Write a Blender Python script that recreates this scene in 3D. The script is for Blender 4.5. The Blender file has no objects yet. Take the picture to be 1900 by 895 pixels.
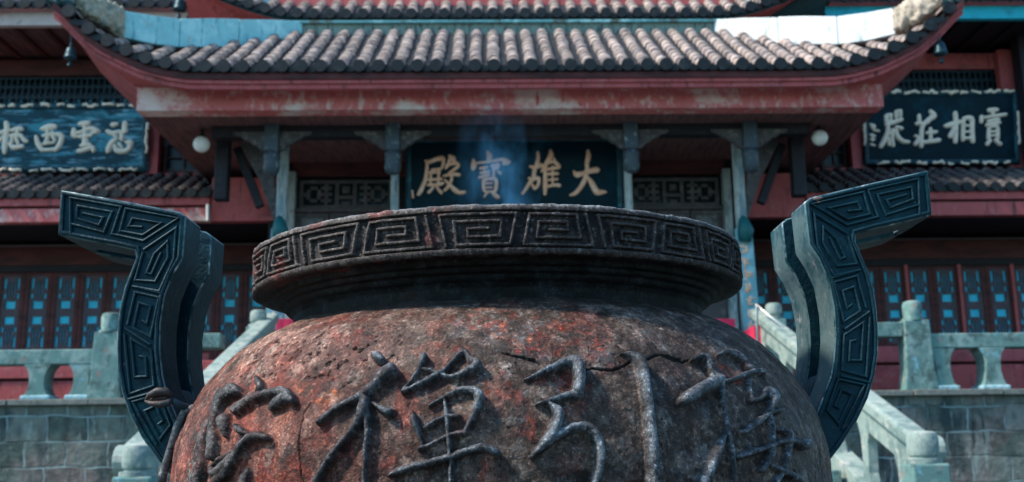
import bpy, math, random
import numpy as np
from mathutils import Vector, Matrix
random.seed(7); rng = np.random.default_rng(7)
C = bpy.context.scene.collection
R = math.radians
# ------------------------------------------------------------------ camera
F = 2000.0; PITCH = R(11.7); ROLL = R(0.7); CZ = 1.35
cam_d = bpy.data.cameras.new('camera'); cam = bpy.data.objects.new('camera', cam_d); C.objects.link(cam)
cam_d.sensor_width = 36; cam_d.lens = 36*F/1900; cam_d.clip_end = 2000; cam_d.clip_start = .05
cam.matrix_world = Matrix.Translation((0, 0, CZ)) @ Matrix.Rotation(R(90)+PITCH, 4, 'X') @ Matrix.Rotation(-ROLL, 4, 'Z')
cam_d.dof.use_dof = True; cam_d.dof.focus_distance = 2.25; cam_d.dof.aperture_fstop = 5.6
bpy.context.scene.camera = cam
CO = Vector((0, 0, CZ)); CR = cam.matrix_world.to_3x3()
def ray(px, py): return CR @ Vector(((px-950)/F, (447.5-py)/F, -1))
# frames: B = the temple (turned 1.2 degrees), U = the urn (leaning half a degree)
MB = Matrix.Translation((0, 16, 0)) @ Matrix.Rotation(R(1.2), 4, 'Z') @ Matrix.Translation((0, -16, 0))
UX, UY = -.034, 2.76
MU = Matrix.Translation((UX, UY, 1.35)) @ Matrix.Rotation(-R(.6), 4, 'Y') @ Matrix.Translation((0, 0, -1.35))
ID = Matrix.Identity(4)
IB, IU = MB.inverted(), MU.inverted()
def hitp(inv, px, py, p0, n):
    o = inv @ CO; d = inv.to_3x3() @ ray(px, py); n = Vector(n); p0 = Vector(p0)
    return o + d*((p0-o).dot(n)/d.dot(n))
def bp(px, py, y): return hitp(IB, px, py, (0, y, 0), (0, 1, 0))
def up(px, py, y): return hitp(IU, px, py, (0, y, 0), (0, 1, 0))
def Z(py, y, px=950): return bp(px, py, y).z
def X(px, py, y): return bp(px, py, y).x
def XS(pl, pr, py, y): return (abs(X(pl, py, y))+abs(X(pr, py, y)))/2

# ------------------------------------------------------------------ mesh helper
class M:
    def __init__(s): s.v = []; s.f = []
    def add(s, vs, fs):
        n = len(s.v); s.v += [tuple(v) for v in vs]; s.f += [tuple(i+n for i in f) for f in fs]; return s
    def box(s, x0, x1, y0, y1, z0, z1):
        if x0 > x1: x0, x1 = x1, x0
        if y0 > y1: y0, y1 = y1, y0
        if z0 > z1: z0, z1 = z1, z0
        return s.hexa([(x0, y0, z0), (x1, y0, z0), (x1, y1, z0), (x0, y1, z0), (x0, y0, z1), (x1, y0, z1), (x1, y1, z1), (x0, y1, z1)])
    def hexa(s, p): return s.add(p, [(0, 3, 2, 1), (4, 5, 6, 7), (0, 1, 5, 4), (1, 2, 6, 5), (2, 3, 7, 6), (3, 0, 4, 7)])
    def bar(s, a, b, w, h, upv=(0, 0, 1)):
        a, b = Vector(a), Vector(b); d = (b-a).normalized(); sd = d.cross(Vector(upv)).normalized(); u = sd.cross(d)
        sd = sd*w/2; u = u*h/2
        return s.hexa([a-sd-u, a+sd-u, b+sd-u, b-sd-u, a-sd+u, a+sd+u, b+sd+u, b-sd+u])
    def tube(s, pts, rad, n=12, cap=True):
        pts = [Vector(p) for p in pts]; k = len(pts)
        if not hasattr(rad, '__len__'): rad = [rad]*k
        vs = []; fs = []
        for i, p in enumerate(pts):
            d = (pts[min(i+1, k-1)]-pts[max(i-1, 0)]).normalized()
            a = d.cross(Vector((0.13, 1, 0.07))).normalized()
            b = d.cross(a)
            for j in range(n):
                t = 2*math.pi*j/n; vs.append(p+(a*math.cos(t)+b*math.sin(t))*rad[i])
        for i in range(k-1):
            for j in range(n): fs.append((i*n+j, i*n+(j+1) % n, (i+1)*n+(j+1) % n, (i+1)*n+j))
        if cap: fs += [tuple(range(n))[::-1], tuple((k-1)*n+j for j in range(n))]
        return s.add(vs, fs)
    def lathe(s, c, prof, n=24):
        vs = []; fs = []; k = len(prof)
        for r, z in prof:
            for j in range(n):
                t = 2*math.pi*j/n; vs.append((c[0]+r*math.cos(t), c[1]+r*math.sin(t), c[2]+z))
        for i in range(k-1):
            for j in range(n): fs.append((i*n+j, i*n+(j+1) % n, (i+1)*n+(j+1) % n, (i+1)*n+j))
        fs += [tuple(range(n))[::-1], tuple((k-1)*n+j for j in range(n))]
        return s.add(vs, fs)
    def prism(s, pts, off):      # closed outline of 3D points, extruded by off
        off = Vector(off); k = len(pts); pts = [Vector(p) for p in pts]
        return s.add(pts+[p+off for p in pts], [tuple(range(k)), tuple(range(2*k-1, k-1, -1))]+[(i, i+k, (i+1) % k+k, (i+1) % k) for i in range(k)])
    def strip(s, A, B):          # ruled sheet between two polylines
        k = len(A); return s.add(list(A)+list(B), [(i, i+1, k+i+1, k+i) for i in range(k-1)])
    def grid(s, rows):
        n = len(rows[0]); fs = []
        for i in range(len(rows)-1):
            for j in range(n-1): fs.append((i*n+j, i*n+j+1, (i+1)*n+j+1, (i+1)*n+j))
        return s.add([p for r_ in rows for p in r_], fs)
    def ribbon(s, pts, hw, n, h, closed=False):   # raised ridge on a plane of normal n
        n = Vector(n).normalized(); pts = [Vector(p) for p in pts]; k = len(pts)
        if not hasattr(hw, '__len__'): hw = [hw]*k
        vs = []; fs = []
        for i, p in enumerate(pts):
            a = pts[(i-1) % k] if (closed or i > 0) else p; b = pts[(i+1) % k] if (closed or i < k-1) else p
            d1 = (p-a).normalized() if (p-a).length > 1e-7 else (b-p).normalized()
            d2 = (b-p).normalized() if (b-p).length > 1e-7 else d1
            d = (d1+d2); d = d.normalized() if d.length > 1e-3 else d1
            mi = 1/max(.5, math.sqrt(max(0, (1+d1.dot(d2))/2)))
            sd = n.cross(d).normalized()*hw[i]*mi
            hh = h[i] if hasattr(h, '__len__') else h
            for u, q in ((-1, -.15), (-.72, .8), (0, 1), (.72, .8), (1, -.15)): vs.append(p+sd*u+n*hh*q)
        e = k if closed else k-1
        for i in range(e):
            for j in range(4):
                i2 = (i+1) % k; fs.append((i*5+j, i*5+j+1, i2*5+j+1, i2*5+j))
        if not closed: fs += [(4, 3, 2, 1, 0), tuple((k-1)*5+j for j in range(5))]
        return s.add(vs, fs)

class Thing:
    def __init__(s, o, frame, loc): s.o, s.frame, s.loc = o, frame, Vector(loc)
def tagp(o, label=None, cat=None, group=None, kind=None):
    if label: o['label'] = label
    if cat: o['category'] = cat
    if group: o['group'] = group
    if kind: o['kind'] = kind
def thing(name, label, cat, loc, frame=MB, group=None):
    o = bpy.data.objects.new(name, None); C.objects.link(o); o.empty_display_size = .1
    o.matrix_world = frame @ Matrix.Translation(loc); tagp(o, label, cat, group)
    return Thing(o, frame, loc)
def mk(name, m, loc):
    me = bpy.data.meshes.new(name)
    L = Vector(loc); me.from_pydata([(v[0]-L.x, v[1]-L.y, v[2]-L.z) for v in m.v], [], m.f); me.update(); return me
def fix(me):
    import bmesh
    b = bmesh.new(); b.from_mesh(me); bmesh.ops.recalc_face_normals(b, faces=b.faces); b.to_mesh(me); b.free()
def part(name, m, mat, parent, smooth=False, bevel=0, label=None, kind=None):     # parent: Thing or (object, Thing)
    if isinstance(parent, Thing): po, th = parent.o, parent
    else: po, th = parent
    me = mk(name, m, th.loc); fix(me); me.materials.append(mat)
    o = bpy.data.objects.new(name, me); C.objects.link(o); o.parent = po
    fin(o, me, smooth, bevel); tagp(o, label=label, kind=kind)
    return (o, th)
def single(name, m, mat, loc, label=None, cat=None, frame=MB, group=None, kind=None, smooth=False, bevel=0):
    me = mk(name, m, loc); fix(me); me.materials.append(mat)
    o = bpy.data.objects.new(name, me); C.objects.link(o); o.matrix_world = frame @ Matrix.Translation(loc)
    fin(o, me, smooth, bevel); tagp(o, label, cat, group, kind); return o
def two_mat(po, test, m2, edge=None):
    o = po[0]; o.data.materials.append(m2)
    for p in o.data.polygons:
        if test(p): p.material_index = 1
    if edge:
        o.data.materials.append(edge)
        for md in o.modifiers:
            if md.type == 'BEVEL': md.material = 2
def fin(o, me, smooth, bevel):
    if smooth:
        me.polygons.foreach_set('use_smooth', [True]*len(me.polygons))
        if smooth == 'auto': me.set_sharp_from_angle(angle=R(38))
    if bevel:
        b = o.modifiers.new('bevel', 'BEVEL'); b.width = bevel; b.segments = 2; b.limit_method = 'ANGLE'

# ------------------------------------------------------------------ materials
def nm(name):
    m = bpy.data.materials.new(name); m.use_nodes = True; nt = m.node_tree
    return m, nt, nt.nodes['Principled BSDF']
def N(nt, t, **k):
    n = nt.nodes.new(t)
    for a, b in k.items():
        if a.startswith('i_'): n.inputs[a[2:].replace('_', ' ')].default_value = b
        else: setattr(n, a, b)
    return n
def rgb(c): return (c[0], c[1], c[2], 1)
def noise(nt, co, sc, det=6, rough=.6, stretch=None):
    if stretch:
        mp = N(nt, 'ShaderNodeMapping'); mp.inputs['Scale'].default_value = stretch; nt.links.new(co, mp.inputs['Vector']); co = mp.outputs[0]
    n = N(nt, 'ShaderNodeTexNoise', i_Scale=sc, i_Detail=det, i_Roughness=rough); nt.links.new(co, n.inputs['Vector']); return n.outputs['Fac']
def ramp(nt, fac, a, b):
    r = N(nt, 'ShaderNodeMapRange'); r.interpolation_type = 'SMOOTHSTEP'; r.inputs['From Min'].default_value = a; r.inputs['From Max'].default_value = b
    nt.links.new(fac, r.inputs['Value']); return r.outputs[0]
def mix(nt, fac, a, b, mode='MIX'):
    m = N(nt, 'ShaderNodeMix', data_type='RGBA', blend_type=mode)
    if hasattr(fac, 'node'): nt.links.new(fac, m.inputs[0])
    else: m.inputs[0].default_value = fac
    for i, c in ((6, a), (7, b)):
        if hasattr(c, 'node'): nt.links.new(c, m.inputs[i])
        else: m.inputs[i].default_value = rgb(c)
    return m.outputs[2]
def mat(name, base, layers=(), rough=.7, metal=0, bump=(), vary=.25, vsc=6, rvar=0, spec=.25, island=0):
    """layers: (colour, scale, lo, hi, stretch); bump: (scale, strength, distance)"""
    m, nt, bs = nm(name); co = N(nt, 'ShaderNodeTexCoord').outputs['Object']
    col = mix(nt, noise(nt, co, vsc), tuple(c*(1-vary) for c in base), tuple(min(1, c*(1+vary)) for c in base))
    for L in layers:
        c, sc, lo, hi = L[:4]; st = L[4] if len(L) > 4 else None
        off = N(nt, 'ShaderNodeVectorMath', operation='ADD'); nt.links.new(co, off.inputs[0]); off.inputs[1].default_value = (random.random()*50,)*3
        col = mix(nt, ramp(nt, noise(nt, off.outputs[0], sc, 8, .65, st), lo, hi), col, c)
    if island:
        g = N(nt, 'ShaderNodeNewGeometry'); mr = N(nt, 'ShaderNodeMapRange'); mr.inputs['To Min'].default_value = 1-island; mr.inputs['To Max'].default_value = 1+island*.6
        nt.links.new(g.outputs['Random Per Island'], mr.inputs['Value']); col = mix(nt, 1.0, col, mr.outputs[0], 'MULTIPLY')
    nt.links.new(col, bs.inputs['Base Color']); bs.inputs['Roughness'].default_value = rough; bs.inputs['Metallic'].default_value = metal
    bs.inputs['Specular IOR Level'].default_value = spec
    if rvar:
        rr = N(nt, 'ShaderNodeMapRange'); rr.inputs['To Min'].default_value = rough-rvar; rr.inputs['To Max'].default_value = rough+rvar
        nt.links.new(noise(nt, co, vsc*3), rr.inputs['Value']); nt.links.new(rr.outputs[0], bs.inputs['Roughness'])
    prev = None
    for sc, st, di in bump:
        b = N(nt, 'ShaderNodeBump', i_Strength=st, i_Distance=di); nt.links.new(noise(nt, co, sc, 5), b.inputs['Height'])
        if prev: nt.links.new(prev, b.inputs['Normal'])
        prev = b.outputs[0]
    if prev: nt.links.new(prev, bs.inputs['Normal'])
    return m
RED = mat('red_paint', (.46, .10, .105), [((.25, .06, .06), 2, .50, .7), ((.46, .17, .17), 7, .52, .75), ((.13, .04, .045), 3, .54, .68, (5, 5, .45))], .6, bump=[(30, .3, .01)])
REDF = mat('faded_red_paint', (.58, .15, .15), [((.72, .56, .52), .9, .51, .63, (1, 1, 1.5)), ((.66, .44, .41), 6, .50, .66, (1.8, 1, 1)), ((.50, .08, .09), 6, .56, .68, (1.4, 1, 1)), ((.2, .1, .09), 14, .66, .78)], .65, bump=[(40, .3, .008)], vsc=3)
REDD = mat('dark_red_wood', (.115, .033, .033), [((.045, .02, .02), 2, .4, .7, (1, 1, 4)), ((.14, .08, .07), 16, .6, .8)], .65)
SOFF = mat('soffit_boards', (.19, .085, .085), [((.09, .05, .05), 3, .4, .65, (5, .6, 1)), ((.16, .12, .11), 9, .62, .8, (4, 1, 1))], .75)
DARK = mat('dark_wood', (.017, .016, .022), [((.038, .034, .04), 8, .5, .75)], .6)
BRAC = mat('carved_grey_wood', (.085, .08, .085), [((.2, .18, .17), 14, .5, .7), ((.03, .03, .035), 10, .5, .75)], .8, bump=[(35, .8, .02)])
PALE = mat('pale_column_paint', (.42, .46, .46), [((.18, .25, .28), 5, .42, .6, (2, 2, .5)), ((.32, .2, .16), 9, .58, .7), ((.12, .12, .13), 6, .58, .7, (3, 3, .4))], .6)
LOTU = mat('hanging_post_paint', (.05, .07, .09), [((.22, .27, .3), 12, .55, .7)], .45)
TILE = mat('roof_tile_clay', (.35, .275, .24), [((.15, .13, .14), 5, .46, .64), ((.56, .46, .43), 11, .50, .7), ((.10, .11, .12), 3.1, .62, .74)], rough=.8, bump=[(60, .5, .01)], vary=.4, vsc=9, island=.42)
TILE2 = mat('old_roof_tile_clay', (.11, .098, .10), [((.045, .045, .052), 5, .46, .66), ((.2, .17, .165), 11, .55, .72)], rough=.8, bump=[(60, .5, .01)], vary=.4, vsc=9, island=.45)
TEND = mat('tile_end_glaze', (.011, .014, .017), [((.03, .036, .04), 9, .5, .7)], .45)
PAN = mat('pan_tile', (.05, .055, .065), [((.1, .1, .105), 8, .5, .7)], .8)
CYAN = mat('shaded_ridge_plaster', (.26, .60, .65), [((.40, .74, .77), 3, .45, .65), ((.10, .32, .38), 4, .54, .68, (4, 4, .7)), ((.36, .42, .36), 6, .60, .7)], .5)  # left copy of the ridge plaster, skylit shade put into the colour
WHITE = mat('sunlit_ridge_plaster', (.72, .77, .78), [((.55, .63, .65), 4, .5, .7), ((.3, .38, .4), 5, .57, .68, (4, 4, .6)), ((.45, .42, .36), 7, .6, .7)], .55)  # right copy of the ridge plaster, sunlight put in colour; also the downpipe's white
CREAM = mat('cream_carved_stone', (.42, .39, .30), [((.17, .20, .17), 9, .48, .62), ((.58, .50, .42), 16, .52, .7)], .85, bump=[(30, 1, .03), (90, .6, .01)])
CREAMR = mat('sunlit_cream_carved_stone', (.60, .50, .40), [((.3, .26, .2), 9, .5, .66), ((.68, .6, .52), 16, .52, .7)], .85, bump=[(30, 1, .03), (90, .6, .01)])  # brighter right-hand copy of the cream stone, sunlight put into the colour
BAND = mat('ridge_band_plaster', (.20, .28, .25), [((.06, .09, .09), 5, .48, .64, (6, 1, 1)), ((.32, .36, .33), 9, .55, .7, (5, 1, 1))], .8)
CYANP = mat('cyan_fascia', (.02, .46, .58), [((.02, .3, .4), 4, .5, .7), ((.1, .48, .55), 12, .58, .7)], .45)  # cyan tone of the right upper fascia
STONE = mat('balustrade_stone', (.125, .235, .225), [((.25, .36, .34), 4, .46, .62), ((.08, .125, .12), 7, .50, .66), ((.30, .20, .18), 5, .60, .68), ((.20, .42, .50), 6, .60, .68), ((.05, .08, .08), 2.2, .58, .7, (1.5, 1.5, .6))], .8, bump=[(40, .4, .01)])
STONW = mat('stair_rail_stone', (.26, .33, .305), [((.14, .205, .20), 4, .45, .62), ((.42, .42, .38), 9, .52, .68), ((.14, .19, .19), 5, .6, .75, (1.5, 1.5, .5))], .75, bump=[(40, .4, .01)])
CAPM = mat('footing_patch_plaster', (.25, .47, .55), [((.45, .6, .64), 14, .45, .6), ((.14, .2, .2), 9, .52, .66)], .8, bump=[(40, .8, .02)])
GOLD = mat('gilded_lettering', (.95, .50, .33), [((.97, .68, .55), 14, .45, .65), ((.6, .36, .2), 22, .56, .7)], .45, bump=[(60, .4, .004)], vary=.12)
GOLDP = mat('pale_lettering', (.98, .78, .62), [((.62, .5, .36), 20, .55, .7)], .5, vary=.12)
BOARD = mat('teal_board_lacquer', (.0006, .016, .027), [((.001, .038, .058), 3, .5, .7)], .5, spec=.12)
BOARDL = mat('sky_gleam_teal_board', (.004, .055, .085), [((.05, .27, .36), 2.2, .47, .60, (.7, 1, 3)), ((.26, .50, .62), 3.2, .54, .66, (.6, 1, 5)), ((.004, .045, .07), 3, .50, .62, (.8, 1, 1.4))], .55, vsc=3)  # light blue streaks paint the sky's gleam into the left board
PANE = mat('cyan_window_film', (.03, .58, .85), [((.02, .42, .66), 3, .5, .7)], .3)
PDIM = mat('dim_window_glass', (.01, .03, .04), [], .2)
LATT = mat('lattice_wood', (.10, .075, .09), [((.13, .11, .13), 14, .5, .7)], .65)
LATG = mat('grey_lattice_wood', (.10, .09, .095), [((.18, .17, .17), 9, .5, .7)], .75)
TRAN = mat('dark_teal_transom', (.01, .03, .045), [], .4)
CRIM = mat('crimson_cloth', (.60, .03, .09), [((.7, .12, .18), 4, .5, .7)], .7)
BELL = mat('bell_bronze', (.012, .04, .055), [((.03, .1, .13), 14, .5, .7)], .45, .4)
GLOBE = mat('opal_globe_glass', (.80, .82, .80), [], .25)
STEEL = mat('rail_steel', (.45, .48, .5), [], .35, .8)
PAVE = mat('courtyard_paving', (.055, .06, .06), [((.035, .04, .04), 3, .5, .7)], .9)
def brickmat():
    m, nt, bs = nm('retaining_wall_blocks'); co = N(nt, 'ShaderNodeTexCoord').outputs['Object']
    wob = N(nt, 'ShaderNodeVectorMath', operation='MULTIPLY_ADD')
    nz = N(nt, 'ShaderNodeTexNoise', i_Scale=2.2, i_Detail=3.); nt.links.new(co, nz.inputs['Vector'])
    nt.links.new(nz.outputs['Color'], wob.inputs[0]); wob.inputs[1].default_value = (.17, .17, .10); nt.links.new(co, wob.inputs[2])
    mp = N(nt, 'ShaderNodeMapping'); mp.inputs['Rotation'].default_value = (R(90), 0, 0); nt.links.new(wob.outputs[0], mp.inputs['Vector'])
    b = N(nt, 'ShaderNodeTexBrick', i_Scale=1.0); b.inputs['Brick Width'].default_value = .52; b.inputs['Row Height'].default_value = .325
    b.inputs['Mortar Size'].default_value = .016; b.inputs['Mortar Smooth'].default_value = .6; b.inputs['Color1'].default_value = (0, 0, 0, 1); b.inputs['Color2'].default_value = (1, 1, 1, 1)
    nt.links.new(mp.outputs[0], b.inputs['Vector'])
    n1 = noise(nt, co, .9, 3); n2 = noise(nt, co, 7, 7)
    g = mix(nt, ramp(nt, n2, .35, .65), (.025, .045, .038), (.08, .125, .105))
    rd = mix(nt, ramp(nt, n2, .35, .65), (.075, .045, .04), (.19, .155, .145))
    vx = N(nt, 'ShaderNodeCombineXYZ')
    w = N(nt, 'ShaderNodeTexWhiteNoise', noise_dimensions='1D'); nt.links.new(b.outputs['Color'], w.inputs['W'])
    sep = N(nt, 'ShaderNodeSeparateXYZ'); nt.links.new(co, sep.inputs[0])
    ab = N(nt, 'ShaderNodeMath', operation='ABSOLUTE'); nt.links.new(sep.outputs[0], ab.inputs[0])
    col = mix(nt, ramp(nt, n1, .44, .58), g, rd)
    col = mix(nt, b.outputs['Color'], col, mix(nt, .5, col, (.28, .30, .27)), 'MIX')
    rust = noise(nt, co, 3.1, 6); col = mix(nt, ramp(nt, rust, .68, .74), col, (.30, .07, .04))
    col = mix(nt, ramp(nt, noise(nt, co, 2.3, 6, .6, (1, 1, .5)), .48, .66), col, (.03, .05, .052))
    col = mix(nt, ramp(nt, noise(nt, co, 5, 6, .7, (1.6, 1, .35)), .56, .68), col, (.26, .32, .29)); col = mix(nt, ramp(nt, noise(nt, co, 4, 6, .7, (2, 1, .3)), .57, .66), col, (.02, .032, .03))
    mf = N(nt, 'ShaderNodeMath', operation='MULTIPLY'); nt.links.new(b.outputs['Fac'], mf.inputs[0]); nt.links.new(ramp(nt, noise(nt, co, 1.7, 4), .38, .6), mf.inputs[1])
    col = mix(nt, mf.outputs[0], col, (.24, .34, .35))
    nt.links.new(col, bs.inputs['Base Color']); bs.inputs['Roughness'].default_value = .85
    bu = N(nt, 'ShaderNodeBump', i_Strength=.7, i_Distance=.03); nt.links.new(noise(nt, co, 14, 6), bu.inputs['Height'])
    bu2 = N(nt, 'ShaderNodeBump', i_Strength=.8, i_Distance=.02); bu2.invert = True; nt.links.new(b.outputs['Fac'], bu2.inputs['Height']); nt.links.new(bu.outputs[0], bu2.inputs['Normal'])
    nt.links.new(bu2.outputs[0], bs.inputs['Normal']); return m
BLOCK = brickmat()
HANDE = mat('handle_edge_highlight', (.10, .17, .19), [((.01, .05, .06), 22, .46, .6), ((.42, .48, .49), 30, .56, .7)], .4, .3)  # white edge highlights painted as a lighter bevel colour
def ironmat(name, strokes):
    m, nt, bs = nm(name); co = N(nt, 'ShaderNodeTexCoord').outputs['Object']
    at = N(nt, 'ShaderNodeAttribute', attribute_name='tint'); col = at.outputs['Color']
    fine = noise(nt, co, 150, 4, .7); mid = noise(nt, co, 34, 8, .7)
    col = mix(nt, ramp(nt, mid, .40, .62), mix(nt, 1.0, col, (.45, .42, .42), 'MULTIPLY'), col)
    col = mix(nt, ramp(nt, noise(nt, co, 230, 3, .7), .57, .66), col, mix(nt, 1.0, col, (1.7, 1.7, 1.7), 'MULTIPLY'))
    col = mix(nt, ramp(nt, fine, .52, .66), col, mix(nt, 1.0, col, (2.5, 2.5, 2.5), 'MULTIPLY'))
    col = mix(nt, ramp(nt, noise(nt, co, 110, 5, .7), .54, .64), col, mix(nt, .8, col, (.012, .011, .012)))
    nt.links.new(col, bs.inputs['Base Color']); mt_ = N(nt, 'ShaderNodeMath', operation='MULTIPLY_ADD'); nt.links.new(at.outputs['Alpha'], mt_.inputs[0]); mt_.inputs[1].default_value = .35; mt_.inputs[2].default_value = .08; nt.links.new(mt_.outputs[0], bs.inputs['Metallic']); bs.inputs['Specular IOR Level'].default_value = .2
    bs.inputs['Roughness'].default_value = .55
    rr = N(nt, 'ShaderNodeMapRange'); rr.inputs['To Min'].default_value = .42; rr.inputs['To Max'].default_value = .78; nt.links.new(mid, rr.inputs['Value'])
    rs = N(nt, 'ShaderNodeMath', operation='MULTIPLY_ADD'); nt.links.new(at.outputs['Alpha'], rs.inputs[0]); rs.inputs[1].default_value = -.07; nt.links.new(rr.outputs[0], rs.inputs[2]); nt.links.new(rs.outputs[0], bs.inputs['Roughness'])
    b1 = N(nt, 'ShaderNodeBump', i_Strength=.9, i_Distance=.0032); nt.links.new(fine, b1.inputs['Height'])
    b2 = N(nt, 'ShaderNodeBump', i_Strength=.6, i_Distance=.008); nt.links.new(mid, b2.inputs['Height']); nt.links.new(b1.outputs[0], b2.inputs['Normal'])
    nt.links.new(b2.outputs[0], bs.inputs['Normal']); return m
IRON = ironmat('rusty_cast_iron', True)
HAND = mat('teal_handle_paint', (.001, .026, .040), [((.005, .052, .070), 9, .5, .72), ((.001, .014, .022), 14, .54, .72), ((.15, .10, .09), 14, .66, .74), ((.12, .14, .14), 40, .66, .74)], .54, .3, bump=[(22, .5, .008), (60, .5, .005), (160, .35, .002)], rvar=.12)
HANDW = mat('worn_sunlit_handle_teal', (.09, .145, .155), [((.02, .07, .09), 7, .47, .62), ((.26, .27, .27), 22, .58, .7), ((.30, .09, .05), 16, .64, .70)], .62, .1, bump=[(60, .5, .004)], rvar=.12)  # wear and rust, with a base lightened to carry sunlight

# ------------------------------------------------------------------ world, sun
SUN_EL, SUN_AZ = R(50), R(-104)           # azimuth from +Y, clockwise positive
sd = Vector((math.sin(SUN_AZ)*math.cos(SUN_EL), math.cos(SUN_AZ)*math.cos(SUN_EL), math.sin(SUN_EL)))
w = bpy.data.worlds.new('World'); bpy.context.scene.world = w; w.use_nodes = True; nt = w.node_tree
sky = N(nt, 'ShaderNodeTexSky', sky_type='NISHITA', sun_disc=False, sun_elevation=SUN_EL, sun_rotation=SUN_AZ); sky.air_density = 1.3; sky.dust_density = 1.0; sky.ozone_density = 2.2
nt.links.new(mix(nt, 1.0, sky.outputs[0], (.74, 1.02, 1.10), 'MULTIPLY'), nt.nodes['Background'].inputs[0]); nt.nodes['Background'].inputs[1].default_value = .135
sl = bpy.data.lights.new('sun', 'SUN'); sl.energy = 3.5; sl.angle = R(6); sl.color = (1, .88, .75)
so = bpy.data.objects.new('sun', sl); C.objects.link(so); so.rotation_euler = sd.to_track_quat('Z', 'Y').to_euler()
vs_ = bpy.context.scene.view_settings; vs_.view_transform = 'Standard'; vs_.look = 'None'; vs_.exposure = 0.85; vs_.gamma = 1

# ------------------------------------------------------------------ numpy noise
def vnoise(p, sc, seed):
    q = p*sc+seed*17.31; i = np.floor(q).astype(np.int64); f = q-i; f = f*f*(3-2*f)
    def hsh(a, b, c):
        h = (a*374761393+b*668265263+c*2147483647+seed*1013904223) & 0xffffffff
        h = ((h ^ (h >> 13))*1274126177) & 0xffffffff
        return ((h ^ (h >> 16)) & 0xffff)/65535.0
    r_ = 0
    for dx in (0, 1):
        for dy in (0, 1):
            for dz in (0, 1):
                wt = (f[:, 0] if dx else 1-f[:, 0])*(f[:, 1] if dy else 1-f[:, 1])*(f[:, 2] if dz else 1-f[:, 2])
                r_ = r_+wt*hsh(i[:, 0]+dx, i[:, 1]+dy, i[:, 2]+dz)
    return r_
def fbm(p, sc, o=4, seed=1):
    a = 0; amp = .5; t = 0
    for k in range(o): a = a+amp*vnoise(p, sc*2**k, seed+k); t += amp; amp *= .55
    return a/t
def sstep(a, b, x): t = np.clip((x-a)/(b-a), 0, 1); return t*t*(3-2*t)
def crom(pts, sub=5):
    pts = [np.array(p, float) for p in pts]; out = []
    for i in range(len(pts)-1):
        p0 = pts[max(i-1, 0)]; p1 = pts[i]; p2 = pts[i+1]; p3 = pts[min(i+2, len(pts)-1)]
        for k in range(sub):
            t = k/sub; out.append(.5*((2*p1)+(-p0+p2)*t+(2*p0-5*p1+4*p2-p3)*t*t+(-p0+3*p1-3*p2+p3)*t**3))
    out.append(pts[-1]); return out

# ================================================================== THE URN
urn = thing('incense_urn', 'huge rusty cast iron incense urn with raised characters and two tall handles', 'incense urn', (0, 0, 0), MU)
TH = np.radians(np.concatenate([np.arange(-88, 88.01, .13), np.arange(92, 270, 4)]))
NT = len(TH)
def interp_profile(prof, steps):
    P_ = np.array(prof, float); out = []
    cr = crom(prof, 12); cr = np.array(cr); L = np.concatenate([[0], np.cumsum(np.linalg.norm(np.diff(cr, axis=0), axis=1))])
    t = np.concatenate([np.arange(0, L[-1], steps), [L[-1]]]); return np.stack([np.interp(t, L, cr[:, 0]), np.interp(t, L, cr[:, 1])], 1)
def to_px(W):        # world points -> photo pixels
    inv = np.array(cam.matrix_world.inverted()); c = W@inv[:3, :3].T+inv[:3, 3]
    return 950+F*c[:, 0]/(-c[:, 2]), 447.5-F*c[:, 1]/(-c[:, 2])
def lathe_np(name, prof, disp_fn, mat_, parent, label=None):
    prof = np.array(prof); n = len(prof)
    tg = np.gradient(prof, axis=0); tg /= np.linalg.norm(tg, axis=1)[:, None]+1e-9; nr = np.stack([-tg[:, 1], tg[:, 0]], 1)   # outward for top-down profile
    Rr = np.repeat(prof[:, 0], NT); Zz = np.repeat(prof[:, 1], NT); Tt = np.tile(TH, n)
    NR = np.repeat(nr[:, 0], NT); NZ = np.repeat(nr[:, 1], NT)
    base = np.stack([Rr*np.sin(Tt), -Rr*np.cos(Tt), Zz], 1); nor = np.stack([NR*np.sin(Tt), -NR*np.cos(Tt), NZ], 1)
    d, tint = disp_fn(base, nor, Tt, Rr, Zz)
    V = base+nor*d[:, None]
    i = np.arange(n-1)[:, None]; j = np.arange(NT)[None, :]; j2 = (j+1) % NT
    f = np.stack([i*NT+j, (i+1)*NT+j, (i+1)*NT+j2, i*NT+j2], -1).reshape(-1, 4)
    me = bpy.data.meshes.new(name); me.vertices.add(len(V)); me.vertices.foreach_set('co', V.astype(np.float32).ravel())
    me.loops.add(f.size); me.loops.foreach_set('vertex_index', f.ravel().astype(np.int32)); me.polygons.add(len(f))
    me.polygons.foreach_set('loop_start', np.arange(0, f.size, 4, dtype=np.int32)); me.update(calc_edges=True)
    me.polygons.foreach_set('use_smooth', np.ones(len(f), bool))
    ca = me.color_attributes.new('tint', 'FLOAT_COLOR', 'POINT'); ca.data.foreach_set('color', (tint if tint.shape[1] == 4 else np.concatenate([tint, np.zeros((len(V), 1))], 1)).astype(np.float32).ravel())
    me.materials.append(mat_); o = bpy.data.objects.new(name, me); C.objects.link(o); o.parent = parent.o; tagp(o, label=label); return o
def world_px(base):
    A = np.array(MU); return to_px(base@A[:3, :3].T+A[:3, 3])
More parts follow.
